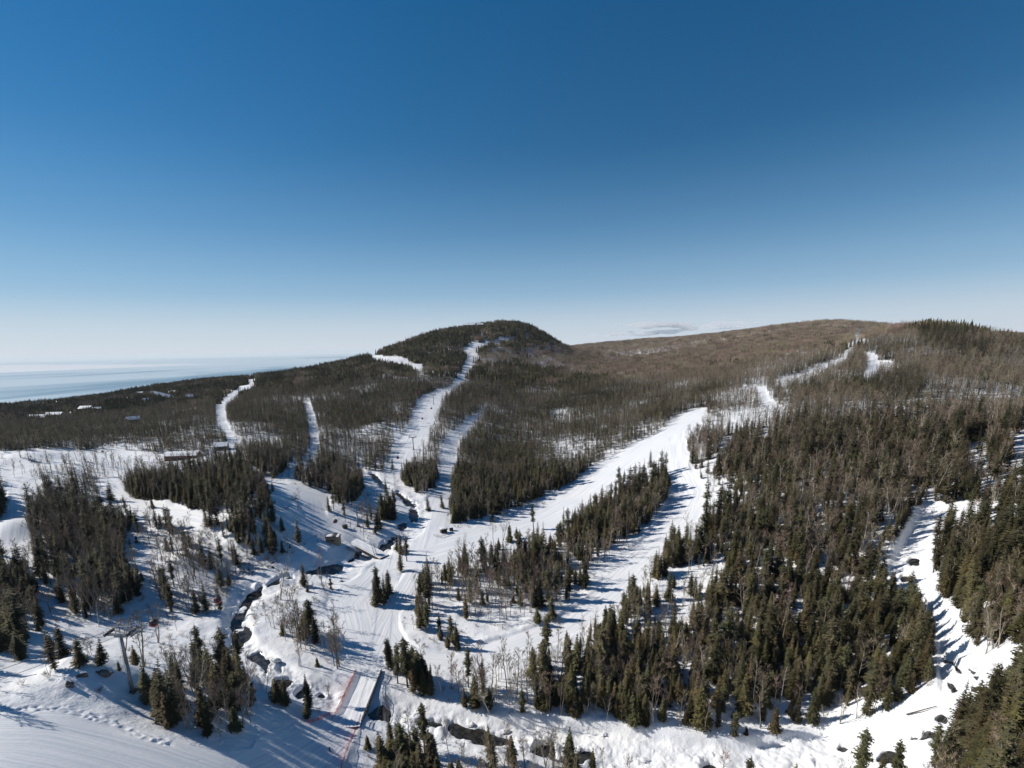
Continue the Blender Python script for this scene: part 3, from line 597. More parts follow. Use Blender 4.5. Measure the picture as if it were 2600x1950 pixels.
zone([(1100, 945), (1300, 925), (1420, 940), (1560, 975), (1750, 985), (1900, 975), (1900, 700), (1500, 700), (1480, 868), (1400, 880), (1250, 895), (1200, 920)], .9, .05, .03, 'in the bare brown wood of the far hillside')
zone([(830, 920), (860, 860), (1000, 800), (1500, 780), (1500, 880), (1440, 880), (1300, 882), (1200, 900), (1170, 945), (1050, 950), (940, 960)], .9, .8, 0, 'on the dark hill')
zone([(1780, 1070), (1880, 950), (1960, 960), (2030, 1030), (1950, 1080), (1860, 1110), (1800, 1110)], .6, .3, .03, 'in the bare wood between the upper pistes')
zone([(1700, 700), (3300, 700), (3300, 1290), (2500, 1290), (2339, 1289), (2300, 1340), (2260, 1430), (2200, 1480), (1900, 1450), (1700, 1400), (1773, 1354), (1799, 1292), (1796, 1235), (1850, 1130), (1930, 1080), (2000, 1050), (2020, 1010), (1960, 960), (1850, 960), (1750, 960)], .88, .6, .04, 'on the wooded ridge above the frozen river')
zone([(1700, 700), (2350, 700), (2450, 850), (2400, 880), (2250, 870), (2150, 880), (2050, 930), (1900, 960), (1700, 985), (1500, 960), (1500, 880)], .9, .05, .02, 'in the bare brown wood of the far hillside')
zone([(1172, 888), (1206, 872), (1254, 868), (1298, 860), (1300, 868), (1251, 880), (1219, 892), (1180, 896)], .05, .9, 0, 'on the dark hill')
zone([(1395, 1048), (1420, 1038), (1452, 1040), (1446, 1056), (1425, 1070), (1402, 1066)], .3, .9, 0, 'in the mixed wood above the middle piste')
zone([(2440, 1128), (2502, 1118), (2500, 1180), (2512, 1215), (2470, 1225), (2450, 1180)], .08, .5, 0.02, 'on the snowy chute of the right slope')
zone([(2545, 1110), (2640, 1090), (2640, 1220), (2570, 1250), (2540, 1240), (2565, 1170)], .04, .5, 0.02, 'on the snowy chute of the right slope')
zone([(2330, 800), (2440, 800), (2520, 880), (2500, 930), (2440, 905), (2360, 890), (2320, 850)], 1, .9, 0, 'on the dark crest of the right-hand ridge')
zone([(2170, 960), (2280, 940), (2340, 960), (2360, 1010), (2200, 1030), (2150, 1000)], 1, .95, 0, 'in the green spruce block on the ridge')
zone([(1600, 1540), (1700, 1400), (1773, 1354), (1850, 1250), (1950, 1300), (2100, 1400), (2235, 1480), (2275, 1500), (2312, 1554), (2350, 1608), (2362, 1652), (2355, 1735), (2320, 1765), (2230, 1815), (2042, 1862), (1880, 1874), (1730, 1862), (1500, 1836), (1340, 1812), (1320, 1720), (1400, 1655), (1540, 1600)], .78, .74, .05, 'in the big spruce wood above the river bend')
zone([(1840, 1230), (2100, 1250), (2260, 1420), (2200, 1500), (1950, 1500), (1850, 1380)], .7, .55, .05, 'in the mixed wood on the river slope')
zone([(1720, 1240), (1800, 1200), (1860, 1230), (1830, 1320), (1790, 1340), (1720, 1350)], .25, .5, .1, 'on the thin snowy slope beside the right piste')
zone([(1655, 1480), (1760, 1430), (1830, 1480), (1780, 1560), (1680, 1620), (1640, 1570)], .2, .6, .12, 'in the snowy clearing of the spruce wood')
zone([(1180, 1740), (1350, 1700), (1370, 1815), (1250, 1810), (1140, 1785), (1110, 1740)], .3, .35, .25, 'between the piste and the frozen river')
zone([(975, 1700), (1000, 1690), (1040, 1700), (1090, 1730), (1110, 1770), (1040, 1780), (1000, 1765), (985, 1735)], .95, .9, .1, 'in the spruce clump right of the snow bridge')
zone([(985, 1885), (1040, 1878), (1120, 1935), (1150, 2050), (960, 2060)], .8, .85, .1, 'in the spruce clump on the near river bank')
zone([(1130, 1925), (1350, 1935), (1560, 1960), (1600, 2120), (1130, 2120)], .45, .12, .25, 'on the near bank below the frozen river')
zone([(1110, 1470), (1180, 1440), (1280, 1425), (1380, 1400), (1440, 1350), (1530, 1295), (1600, 1240), (1690, 1200), (1700, 1228), (1690, 1285), (1640, 1340), (1560, 1405), (1500, 1475), (1455, 1525), (1380, 1560), (1270, 1595), (1190, 1570), (1120, 1520)], .62, .33, .2, 'in the island of trees between the two pistes')
zone([(1380, 1400), (1440, 1350), (1530, 1290), (1600, 1240), (1690, 1200), (1700, 1230), (1690, 1280), (1600, 1350), (1500, 1430), (1400, 1450)], .85, .75, .05, 'in the dense upper part of the island of trees')
zone([(1052, 1480), (1095, 1470), (1105, 1550), (1115, 1600), (1185, 1635), (1165, 1650), (1080, 1640), (1050, 1580)], .85, .8, .1, 'in the curved spruce strip beside the lower piste')
zone([(1000, 1395), (1045, 1395), (1052, 1450), (1010, 1462)], .9, .8, .2, 'in the spruce strip beside the trail junction')
zone([(943, 1500), (990, 1500), (985, 1530), (955, 1542)], 1, 1, 0, 'in the round spruce clump at the trail fork')
zone([(695, 1595), (760, 1590), (870, 1650), (882, 1688), (850, 1705), (800, 1665), (740, 1640)], .75, .45, .3, 'in the thicket left of the snow bridge')
zone([(400, 1770), (490, 1705), (560, 1700), (635, 1740), (665, 1790), (660, 1820), (610, 1855), (550, 1872), (480, 1858), (400, 1835)], .85, .5, .5, 'in the dark wood beside the lower left piste')
zone([(80, 1310), (130, 1275), (220, 1290), (290, 1330), (340, 1320), (310, 1390), (340, 1440), (370, 1490), (330, 1540), (280, 1590), (220, 1590), (130, 1520), (90, 1450), (85, 1380)], 1.0, .5, .5, 'on the shaded slope left of the river')
zone([(-300, 1440), (60, 1430), (100, 1510), (110, 1600), (60, 1660), (-300, 1700)], .9, .6, .2, 'on the shaded slope at the far left')
zone([(560, 1402), (640, 1388), (655, 1450), (625, 1478), (575, 1455)], .9, .8, .2, 'on the steep snow face above the river')
zone([(-760, 1650), (-60, 1720), (-40, 1800), (-150, 1990), (-760, 1990)], .35, .6, .1, 'on the bank at the far left')
zone([(-300, 1180), (5, 1200), (15, 1290), (-10, 1330), (-300, 1350)], .7, .8, .1, 'beside the small left piste')
zone([(85, 1056), (200, 1048), (205, 1074), (90, 1086)], .4, .6, .05, 'around the forest village')
zone([(100, 1215), (250, 1215), (250, 1260), (130, 1265)], .5, .6, .2, 'on the flat beside the snow mounds')
zone([(320, 1250), (330, 1215), (420, 1195), (560, 1165), (640, 1200), (680, 1250), (690, 1300), (610, 1310), (520, 1300), (420, 1280), (345, 1270)], 1, .72, .05, 'in the black wood behind the left piste')
zone([(520, 1335), (600, 1308), (690, 1302), (725, 1350), (748, 1390), (700, 1412), (640, 1405), (600, 1395), (560, 1360)], .95, .75, .1, 'in the dark wood above the shaded river bank')
zone([(750, 1215), (860, 1180), (900, 1198), (925, 1240), (905, 1275), (860, 1290), (842, 1250), (760, 1228)], .85, .5, .1, 'in the small wood between trail and stream')
zone([(965, 1296), (1003, 1296), (1003, 1322), (965, 1324)], 1, .95, .1, 'in the round clump beside the stream')
zone([(1018, 1220), (1040, 1180), (1085, 1140), (1092, 1110), (1108, 1080), (1113, 1055), (1125, 1035), (1240, 1038), (1190, 1063), (1170, 1085), (1135, 1107), (1124, 1131), (1119, 1160), (1112, 1232), (1070, 1258), (1040, 1240)], .8, .5, .1, 'in the strip of wood between two pistes')
zone([(1745, 1125), (1760, 1192), (1800, 1185), (1842, 1120), (1890, 1085), (1870, 1060), (1800, 1075)], .7, .35, .15, 'in the small wood between the upper pistes')
zone([(2420, 1330), (2500, 1300), (3300, 1290), (3300, 1640), (2600, 1640), (2500, 1662), (2450, 1600), (2400, 1530), (2362, 1430), (2375, 1370)], .95, .86, .02, 'in the dense spruce wood right of the river')
zone([(2365, 1975), (2425, 1885), (2472, 1822), (2520, 1750), (2620, 1692), (3200, 1700), (3200, 2300), (2330, 2300)], .9, .8, .08, 'on the near slope at the bottom right')
zone([(-100, 1160), (60, 1175), (430, 1190), (400, 1212), (-100, 1212)], .25, .15, .1, 'on the flat beside the snow mounds')
zone([(420, 1400), (620, 1400), (720, 1420), (620, 1470), (560, 1560), (430, 1560), (380, 1480)], .34, .25, 1.0, 'on the brushy bank above the river')
zone([(330, 1330), (520, 1335), (560, 1400), (420, 1400), (340, 1380)], .3, .3, .7, 'on the brushy bank above the river')
zone([(640, 1520), (760, 1460), (850, 1430), (870, 1480), (820, 1530), (740, 1600), (640, 1590)], .1, .1, .45, 'on the river flat left of the groomed trail')
zone([(920, 1310), (970, 1320), (960, 1370), (900, 1350)], .25, .15, .4, 'around the lift tower by the stream')

# ------------------------------------------------------------------ scatter
def candidates(r0, r1, cell, seed):
    g = np.random.default_rng(seed); xs = np.arange(-r1 * .9, r1 * .9, cell); ys = np.arange(0, r1, cell)
    X, Y = np.meshgrid(xs, ys); X = (X + g.uniform(-.5, .5, X.shape) * cell).ravel(); Y = (Y + g.uniform(-.5, .5, Y.shape) * cell).ravel()
    r = np.hypot(X, Y); az = np.arctan2(X, Y); k = (r >= r0) & (r < r1) & (np.abs(az) < R(60)); X, Y = X[k], Y[k]
    z, px, py, run, riv, hole = full_z(X, Y, True)
    bz = base_z(X, Y); px, py = project(X, Y, bz)
    k = (run < .22) & (riv < .12) & (hole < .05) & (px > -760) & (px < 3300) & (py < 2350) & (z > CZ + LAKE - 1)
    X, Y, z, px, py = X[k], Y[k], z[k], px[k], py[k]
    zi = sample(ZM, px, py, True); D = np.array([0] + [q[0] for q in Z[1:]])[zi]; S = np.array([0] + [q[1] for q in Z[1:]])[zi]; B = np.array([0] + [q[2] for q in Z[1:]])[zi]
    return X, Y, z, px, py, zi, D, S, B, g
AVOID = []      # (x, y, radius) kept free for structures
def free(X, Y):
    ok = np.ones(len(X), bool)
    for ax, ay, ar in AVOID: ok &= (X - ax) ** 2 + (Y - ay) ** 2 > ar * ar
    return ok
for q, rr in (((850, 1368), 9), ((905, 1338), 4), ((337, 1756), 5), ((1128, 1345), 7), ((935, 1762), 14), ((905, 1815), 10), ((745, 1265), 4), ((950, 1415), 12), ((877, 1335), 4), ((1052, 1138), 5)):
    x, y = hit(*q); AVOID.append((x, y, rr))
HQ = [(100, 1072), (142, 1065), (180, 1060), (107, 1036), (126, 1033), (145, 1031), (221, 1047), (247, 1047), (340, 1078), (375, 1026), (332, 1020), (484, 1018), (444, 1003), (358, 1004), (466, 1166), (563, 1141), (1192, 836), (1219, 834)] + [(392 + k * 7, 1006 + k * 2.2) for k in range(7)]
for q in HQ:
    x, y = hit(*q); r_ = math.hypot(x, y); AVOID.append((x, y, 13)); AVOID.append((x - x / r_ * 14, y - y / r_ * 14, 12)); AVOID.append((x - x / r_ * 28, y - y / r_ * 28, 9))
def stuff(name, protos, P, rz, sc, ix, label):
    """one object that holds a whole wood: points that carry a tree each"""
    c = bpy.data.collections.new(name + '_kinds')
    for k, o in enumerate(protos):
        o.name = '%s_%02d' % (o.name.split('.')[0], k); c.objects.link(o)
    me = bpy.data.meshes.new(name); me.vertices.add(len(P)); me.vertices.foreach_set('co', P.astype(np.float32).ravel())
    for k, t, a in (('rz', 'FLOAT', rz), ('sc', 'FLOAT', sc), ('ix', 'INT', ix)):
        at = me.attributes.new(k, t, 'POINT'); at.data.foreach_set('value', a.astype(np.float32 if t == 'FLOAT' else np.int32))
    me.update(); o = bpy.data.objects.new(name, me); COL.objects.link(o); tag(o, label, kind='stuff')
    g = bpy.data.node_groups.new(name, 'GeometryNodeTree'); g.interface.new_socket('Geometry', in_out='INPUT', socket_type='NodeSocketGeometry'); g.interface.new_socket('Geometry', in_out='OUTPUT', socket_type='NodeSocketGeometry')
    N = g.nodes; L = g.links; gi = N.new('NodeGroupInput'); go = N.new('NodeGroupOutput'); mp = N.new('GeometryNodeMeshToPoints'); ip = N.new('GeometryNodeInstanceOnPoints'); ci = N.new('GeometryNodeCollectionInfo')
    ci.inputs['Collection'].default_value = c; ci.inputs['Separate Children'].default_value = True; ci.inputs['Reset Children'].default_value = True
    def att(n, t):
        a = N.new('GeometryNodeInputNamedAttribute'); a.data_type = t; a.inputs['Name'].default_value = n; return a.outputs['Attribute']
    cx = N.new('ShaderNodeCombineXYZ'); L.new(att('rz', 'FLOAT'), cx.inputs[2]); er = N.new('FunctionNodeEulerToRotation'); L.new(cx.outputs[0], er.inputs[0])
    L.new(gi.outputs[0], mp.inputs['Mesh']); L.new(mp.outputs[0], ip.inputs['Points']); L.new(ci.outputs[0], ip.inputs['Instance']); ip.inputs['Pick Instance'].default_value = True
    L.new(att('ix', 'INT'), ip.inputs['Instance Index']); L.new(er.outputs[0], ip.inputs['Rotation']); L.new(att('sc', 'FLOAT'), ip.inputs['Scale']); L.new(ip.outputs[0], go.inputs[0])
    md = o.modifiers.new('trees', 'NODES'); md.node_group = g; return o
S_P, B_P, H_P = [], [], []       # near spruces, bare trees, shrubs: x, y, z, px, py, zone, variant, rz, scale
X, Y, z, px, py, zi, D, S, B, g = candidates(70, 430, 2.1, 11)
cl = fbm(X, Y, 30, 3); cm = fbm(X + 400, Y, 16, 3)
ok = free(X, Y); u = g.random(len(X)); dd = D * (1 + 1.15 * cl) * .72
tree = ok & (u < dd); sp = g.random(len(X)) < np.clip(S + cm * .7 * (S > .1) * (S < .95), 0, 1)
big = np.array([0.62, 1.0]); sc = np.clip(g.normal(.93, .24, len(X)), .4, 1.45)
for i in np.nonzero(tree)[0]:
    v = int(g.integers(0, 10 if sp[i] else 8)); row = (X[i], Y[i], z[i], px[i], py[i], int(zi[i]), v, g.uniform(0, 6.28), sc[i])
    (S_P if sp[i] else B_P).append(row)
shr = ok & ~tree & (g.random(len(X)) < (B + .10 * (D > .3) + .012) * (1 + 1.2 * cm) * .8)
for i in np.nonzero(shr)[0]:
    H_P.append((X[i], Y[i], z[i], px[i], py[i], int(zi[i]), int(g.integers(0, 5)), g.uniform(0, 6.28), g.uniform(.5, 1.15)))
# single trees read off the photo: kind, foot, top, label
SOLO = [
 ('s', (1571,1243), (1577,1172), 'slim dark spruce at the left end of the tall row between the pistes'), ('s', (1597,1256), (1597,1178), 'narrow ragged spruce second in the tall row between the pistes'),
 ('s', (1630,1247), (1627,1155), 'broad tall spruce in the middle of the row between the pistes'), ('s', (1655,1248), (1654,1140), 'tallest full spruce of the row between the pistes'), ('s', (1686,1250), (1681,1136), 'tall pointed spruce at the right end of the row between the pistes'),
 ('s', (1355,1345), (1357,1273), 'lone pointed spruce standing on the middle piste edge'), ('s', (1294,1376), (1290,1322), 'ragged spruce in the small island on the middle piste'), ('s', (1312,1368), (1313,1335), 'small spruce in the small island on the middle piste'),
 ('s', (1266,1396), (1262,1360), 'low bushy spruce at the foot of the small island on the middle piste'), ('b', (1276,1374), (1274,1318), 'forked bare tree in the small island on the middle piste'), ('b', (1253,1384), (1251,1322), 'thin bare tree left in the small island on the middle piste'),
 ('s', (1365,1583), (1366,1540), 'small lone spruce at the upper edge of the right piste'), ('s', (1402,1570), (1400,1515), 'bushy spruce at the upper edge of the right piste'),
 ('s', (1378,1760), (1378,1598), 'tall pointed spruce standing clear at the piste edge'), ('s', (1442,1735), (1434,1592), 'tall spruce second along the edge of the big wood'), ('s', (1525,1720), (1522,1568), 'slim spruce with sharp tip at the edge of the big wood'),
 ('s', (1206,1800), (1202,1703), 'spruce with layered branches between piste and river'), ('s', (1242,1800), (1240,1730), 'thin ragged spruce between piste and river'), ('s', (1180,1795), (1180,1745), 'small dark spruce between piste and river'),
 ('b', (1313,1760), (1318,1650), 'tall bare tree with forked crown beside the piste edge'), ('b', (1215,1745), (1212,1660), 'wide bare birch in front of the lower piste'), ('b', (1165,1760), (1160,1688), 'thin bare birch in front of the lower piste'), ('b', (1290,1735), (1288,1645), 'slim bare birch in front of the lower piste'),
 ('s', (1505,1975), (1510,1880), 'ragged open spruce rising from the bottom edge over the river'), ('s', (1676,2010), (1678,1940), 'spruce tip rising from the bottom edge under the boulders'), ('s', (1885,2040), (1882,1905), 'slim spruce tip leaning over the white river'),
 ('s', (2010,2060), (2035,1935), 'double spruce tip at the bottom edge over the river'), ('s', (2175,2020), (2235,1822), 'large ragged spruce leaning over the river at the bottom right'), ('s', (2270,2030), (2325,1872), 'dark ragged spruce right of the large one at the bottom'),
 ('s', (2235,2020), (2245,1925), 'short spruce between the two large ones at the bottom'), ('b', (2120,2000), (2130,1895), 'small bare tree standing on the white river bank'), ('b', (1830,1985), (1828,1905), 'fine bare tree at the bottom edge over the river'),
 ('s', (258,1690), (229,1628), 'dark spruce on the bank left of the lift tower'), ('s', (205,1688), (163,1602), 'broad dark spruce third from the left on the tower bank'), ('s', (140,1700), (107,1597), 'big leaning spruce left on the tower bank'), ('s', (55,1675), (30,1590), 'dark spruce at the left edge above the piste'),
 ('s', (303,1703), (288,1678), 'small bushy spruce just left of the lift tower'), ('s', (345,1690), (331,1638), 'narrow spruce just behind the lift tower'), ('s', (400,1762), (378,1698), 'snowy open spruce right of the lift tower'), ('b', (430,1700), (470,1640), 'crooked leafless snag right of the red cabin'),
 ('s', (784,1800), (767,1715), 'pointed spruce standing alone left of the bridge'), ('s', (725,1790), (715,1720), 'bushy spruce on the river bank left of the bridge'), ('s', (705,1780), (700,1712), 'dark spruce beside the open water left of the bridge'), ('b', (835,1795), (838,1745), 'thin bare sapling beside the red fence'),
 ('s', (772,1625), (764,1538), 'tall open spruce in the thicket left of the bridge'), ('s', (718,1612), (708,1578), 'small spruce at the left end of the thicket'), ('s', (1010,1735), (998,1622), 'tall spruce at the head of the bridge clump'), ('s', (1035,1745), (1027,1623), 'slender spruce with sharp tip in the bridge clump'),
 ('s', (1008,1398), (1004,1355), 'open crowned pine at the trail bridge end'), ('s', (1033,1425), (1030,1358), 'tall dark spruce beside the trail junction'), ('s', (693,1248), (690,1218), 'solitary bushy spruce below the curved trail'), ('s', (325,1318), (320,1255), 'snow dusted spruce standing over the left piste'), ('s', (285,1310), (268,1238), 'tall snow dusted spruce left over the piste'),
 ('s', (996,1192), (995,1160), 'lone spruce at the foot of the main piste'), ('s', (1088,1297), (1085,1262), 'dark spruce where the second piste ends'), ('s', (1124,1290), (1128,1253), 'round dark spruce at the foot of the mixed wood'),
 ('s', (1250,1325), (1262,1290), 'bushy spruce above the small shelter'), ('s', (960,1530), (937,1442), 'tallest spruce in the round clump at the trail fork'), ('s', (975,1535), (955,1460), 'broad spruce in the round clump at the trail fork'), ('s', (983,1522), (975,1470), 'short spruce at the right of the round clump'),
 ('s', (388, 1290), (389, 1262), 'dark stub of a spruce trunk on the shaded left piste'),
]
rd = random.Random(5)
def plant(kind, foot, top, label, group):
    x, y, zz = ground(*foot)
    h = 4.0
    for _ in range(14):
        a = project(x, y, zz)[1]; b = project(x, y, zz + h)[1]; h *= max(.4, min(2.5, (foot[1] - top[1]) / max(1, foot[1] - b if b < foot[1] else 1)))
        h = min(max(h, 2), 22)
    L = SPR if kind == 's' else BIR; cand = sorted(range(len(L)), key=lambda i: abs(L[i][2] - h) + rd.random() * 2)[0]
    make_tree(kind, (x, y, zz), rd.uniform(0, 6.28), h / L[cand][2], cand, label, group)
def make_tree(kind, loc, rz, s, v, label, group):
    name = {'s': 'spruce_tree', 'b': 'bare_tree', 'h': 'shrub'}[kind]; cat = {'s': 'spruce tree', 'b': 'bare tree', 'h': 'shrub'}[kind]
    if kind == 'h':
        o = bpy.data.objects.new(name, SHR[v][0]); COL.objects.link(o); o.location = loc; o.rotation_euler = (0, 0, rz); o.scale = (s, s, s); return tag(o, label, cat, group)
    o = empty(name, loc, rz); o.rotation_euler = (random.gauss(0, .045), random.gauss(0, .045), rz); wx = s * random.uniform(.8, 1.25); o.scale = (wx, wx * random.uniform(.85, 1.15), s * random.uniform(.82, 1.12)); tag(o, label, cat, group); L = SPR if kind == 's' else BIR
    for nm, me in (('trunk', L[v][0]), ('crown', L[v][1])):
        c = bpy.data.objects.new(nm, me); COL.objects.link(c); c.parent = o
    return o
for kind, foot, top, lab in SOLO: plant(kind, foot, top, lab, 'single spruces beside the pistes and river' if kind == 's' else 'single bare trees beside the pistes and river')
def desc(kind, v, s, phrase):
    if kind == 's':
        h = SPR[v][2] * s; a = 'young low' if h < 8 else ('mid-sized' if h < 12.5 else 'tall'); b = ['', 'ragged ', '', 'ragged ', 'slim ', '', 'broad ', '', 'ragged ', ''][v]
        return '%s %sdark green spruce %s' % (a, b, phrase)
    if kind == 'b':
        h = BIR[v][2] * s; a = 'low' if h < 9.5 else 'tall'; b = ['pale barked', 'olive barked', 'reddish twigged', 'multi-stemmed', 'forked', 'pale barked', 'reddish twigged', 'forked'][v]
        return '%s %s leafless tree %s' % (a, b, phrase)
    return '%s leafless shrub %s' % (['brown', 'reddish', 'brown', 'reddish', 'brown'][v], phrase)
def shown(rows, n, hs):
    """the n members that show largest, and the rest"""
    sc_ = []
    for r_ in rows:
        x, y, zz, px_, py_ = r_[:5]; h = hs[r_[6]] * r_[8]; tx, ty = project(x, y, zz + h); d = math.hypot(x, y, zz - CZ)
        vis = (-10 < tx < 2610) and ty < 1945 and ty > 780
        sc_.append(h * (1e3 / d) ** 1.5 if vis else -1)
    o = sorted(range(len(rows)), key=lambda i: -sc_[i]); a = [i for i in o[:n] if sc_[i] > 0]; sa = set(a)
    return [rows[i] for i in a], [rows[i] for i in range(len(rows)) if i not in sa]
nS = 298 - sum(k[0] == 's' for k in SOLO); nB = 298 - sum(k[0] == 'b' for k in SOLO)
s_top, s_rest = shown(S_P, nS, [q[2] for q in SPR]); b_top, b_rest = shown(B_P, nB, [q[2] for q in BIR]); h_top, h_rest = shown(H_P, 230, [q[1] for q in SHR])
for kind, rows, word in (('s', s_top, 'spruces'), ('b', b_top, 'bare trees'), ('h', h_top, 'shrubs')):
    for r_ in rows:
        ph = Z[r_[5]][3]; make_tree(kind, (r_[0], r_[1], r_[2]), r_[7], r_[8], r_[6], desc(kind, r_[6], r_[8], ph), '%s %s' % (word, ph))
def arr(rows): return np.array([r_[:3] for r_ in rows]), np.array([r_[7] for r_ in rows]), np.array([r_[8] for r_ in rows]), np.array([r_[6] for r_ in rows])
stuff('near_spruce_forest', proto_spr, *arr(s_rest), 'dark spruce forest covering the slopes around the pistes')
stuff('near_bare_forest', proto_bir, *arr(b_rest), 'leafless birch and aspen wood around the pistes')
stuff('undergrowth', proto_shr, *arr(h_rest), 'leafless brush scattered over the snow')
X, Y, z, px, py, zi, D, S, B, g = candidates(430, 950, 2.7, 12)
cl = fbm(X, Y, 60, 3); cm = fbm(X + 400, Y, 40, 3); t = (g.random(len(X)) < D * (.92 + 1.3 * cl)) & free(X, Y); sp = g.random(len(X)) < np.clip(S + cm * .9 * (S > .1), 0, 1)
for a, nm, pr, lb in ((t & sp, 'middle_spruce_forest', mid_spr, 'spruce forest on the middle slopes'), (t & ~sp, 'middle_bare_forest', mid_bir, 'leafless wood on the middle slopes')):
    n = int(a.sum()); stuff(nm, pr, np.stack([X[a], Y[a], z[a]], 1), g.uniform(0, 6.28, n), np.clip(g.normal(.92, .22, n), .4, 1.45), g.integers(0, 5, n), lb)
for k, (r0, r1, cell) in enumerate(((950, 2000, 13), (2000, 7500, 22))):
    X, Y, z, px, py, zi, D, S, B, g = candidates(r0, r1, cell, 13 + k)
    cl = fbm(X, Y, 200, 3); cm = fbm(X + 400, Y, 90, 4); t = (g.random(len(X)) < D * 1.15) & (D > .3) & free(X, Y); sp = g.random(len(X)) < np.clip(S + cm * .8 * (S > .1), 0, 1)
    for a, nm, pr, lb in ((t & sp, 'far_spruce_forest', far_spr, 'distant dark spruce forest'), (t & ~sp, 'far_bare_forest', far_bir, 'distant brown leafless forest')):
        n = int(a.sum())
        if n: stuff(nm, [o.copy() for o in pr], np.stack([X[a], Y[a], z[a]], 1), g.uniform(0, 6.28, n), g.uniform(.75, 1.2, n) * (cell / 14 if k else 1) ** .5, g.integers(0, 4, n), lb)
    print('far', k, int(t.sum()))
print('near', len(S_P), len(B_P), len(H_P))

# ------------------------------------------------------------------ gondola lift
def V3(q, dz=0.0):
    x, y, zz = ground(*q); return Vector((x, y, zz + dz))
TW = [((337, 1756), 16.5), ((909, 1336), 13.0), ((1050, 1141), 12), ((1101, 1026), 12), ((1140, 992), 11), ((1167, 962), 11), ((1186, 948), 11), ((1204, 922), 11), ((1196, 880), 10)]
tp = [V3(q) for q, h in TW]
x0 = ground(-60, 1900); PREV = Vector((tp[0].x, tp[0].y, tp[0].z)) - (tp[1] - tp[0]).normalized() * 95 + Vector((0, 0, 22))
GAP = 2.9
def tower_frame(i):
    a = tp[i - 1] if i else PREV; b = tp[i + 1] if i + 1 < len(tp) else tp[i] * 2 - tp[i - 1]
    d = (b - a); d.z = 0; d.normalize(); return d, Vector((d.y, -d.x, 0))
TLAB = ['tall grey lift tower with sheave cross-arms on the bank above the lower left piste', 'grey lift tower beside the stream near the tan hut', 'lift tower low on the main piste above the stream', 'lift tower halfway up the main piste, first of the close pair',
        'lift tower at the bend of the main piste', 'lift tower on the upper main piste below the dark hill', 'slim lift tower on the narrow upper part of the main piste', 'highest lift tower near the top of the main piste', 'small lift tower at the foot of the hill']
arms = []
for i, (q, h) in enumerate(TW):
    p = tp[i]; d, n = tower_frame(i); o = empty('lift_tower', p, math.atan2(d.y, d.x)); tag(o, TLAB[i], 'lift tower', 'gondola lift towers')
    # local x is along the line, local y to its left
    b = MB(); b.tube((0, 0, -1), (0, 0, h * .5), .48, .42, 12); b.tube((0, 0, h * .5), (0, 0, h), .42, .34, 12); b.build('pole', M['steel'], o, True)
    b = MB(); b.box((0, 0, .1), (1.8, 1.8, .7)); b.build('footing', M['rock'], o)
    b = MB(); b.box((0, 0, h), (.45, GAP * 2 + 1.2, .5)); b.box((0, 0, h - .55), (.3, GAP * 1.2, .4)); b.build('crossarm', M['steel'], o)
    for s in (1, -1):
        b = MB(); b.box((0, s * GAP, h + .32), (3.0, .2, .24)); b.box((-.85, s * GAP, h + .62), (1.3, .16, .18)); b.box((.85, s * GAP, h + .62), (1.3, .16, .18))
        for k in range(6):
            b.tube((-1.5 + k * .6, s * GAP - .14, h + .78), (-1.5 + k * .6, s * GAP + .14, h + .78), .22, .22, 10)
        b.build('sheave_train', M['dark'], o)
        b = MB(); b.box((0, s * (GAP + .75), h + .1), (2.8, .5, .08))
        for k in (-1.35, -.5, .5, 1.35): b.tube((k, s * (GAP + 1), h + .1), (k, s * (GAP + 1), h + 1.1), .03, None, 4)
        b.box((0, s * (GAP + 1), h + 1.1), (2.8, .05, .05)); b.build('catwalk', M['steel'], o)
    b = MB()
    for s in (1, -1): b.tube((0, s * 1.2, h + .2), (0, s * 1.2, h + 2.2), .09, None, 6)
    b.box((0, 0, h + 2.25), (.22, GAP * 2 + .6, .24)); b.build('lifting_frame', M['steel'], o)
    b = MB()
    for s in (-.22, .22): b.tube((-.62, s, 0), (-.52, s, h - .3), .025, None, 4)
    for k in range(int(h / .5)): b.tube((-.6, -.22, .4 + k * .5), (-.6, .22, .4 + k * .5), .02, None, 4)
    b.build('ladder', M['dark'], o)
    arms.append([p + n * (-s * GAP) + Vector((0, 0, h + 1.02)) for s in (1, -1)])
PA = [PREV + Vector((0, 0, 16)) + tower_frame(0)[1] * (-s * GAP) for s in (1, -1)]
lines = [[], []]
for s in (0, 1):
    pts = [PA[s]] + [a[s] for a in arms]; path = []
    for a, b in zip(pts[:-1], pts[1:]):
        L_ = (b - a).length; sag = L_ * .018
        for k in range(24):
            t = k / 24; path.append(a.lerp(b, t) - Vector((0, 0, sag * 4 * t * (1 - t))))
    path.append(pts[-1]); lines[s] = path
    b = MB(); b.path([tuple(v) for v in path], .05, 5)
    tag(b.build('haul_rope', M['dark']), ['haul rope on the left side of the gondola towers, carrying the nearest red cabin', 'haul rope on the right side of the gondola towers'][s], 'cable', 'haul ropes of the gondola')
def superell(rx, ry, z0, z1, n=20, rows=10, e=.62, mb=None, m=0, za=None, zb=None):
    za = z0 if za is None else za; zb = z1 if zb is None else zb; vs = []
    for i in range(rows + 1):
        z_ = za + (zb - za) * i / rows; q = (z_ - (z0 + z1) / 2) / ((z1 - z0) / 2); k = max(0, 1 - abs(q) ** 2.6) ** .42
        for j in range(n):
            a = 2 * math.pi * j / n; c, s = math.cos(a), math.sin(a)
            vs.append((math.copysign(abs(c) ** e, c) * rx * k, math.copysign(abs(s) ** e, s) * ry * k, z_))
    mb.add(vs, [(i * n + j, i * n + (j + 1) % n, (i + 1) * n + (j + 1) % n, (i + 1) * n + j) for i in range(rows) for j in range(n)], m)
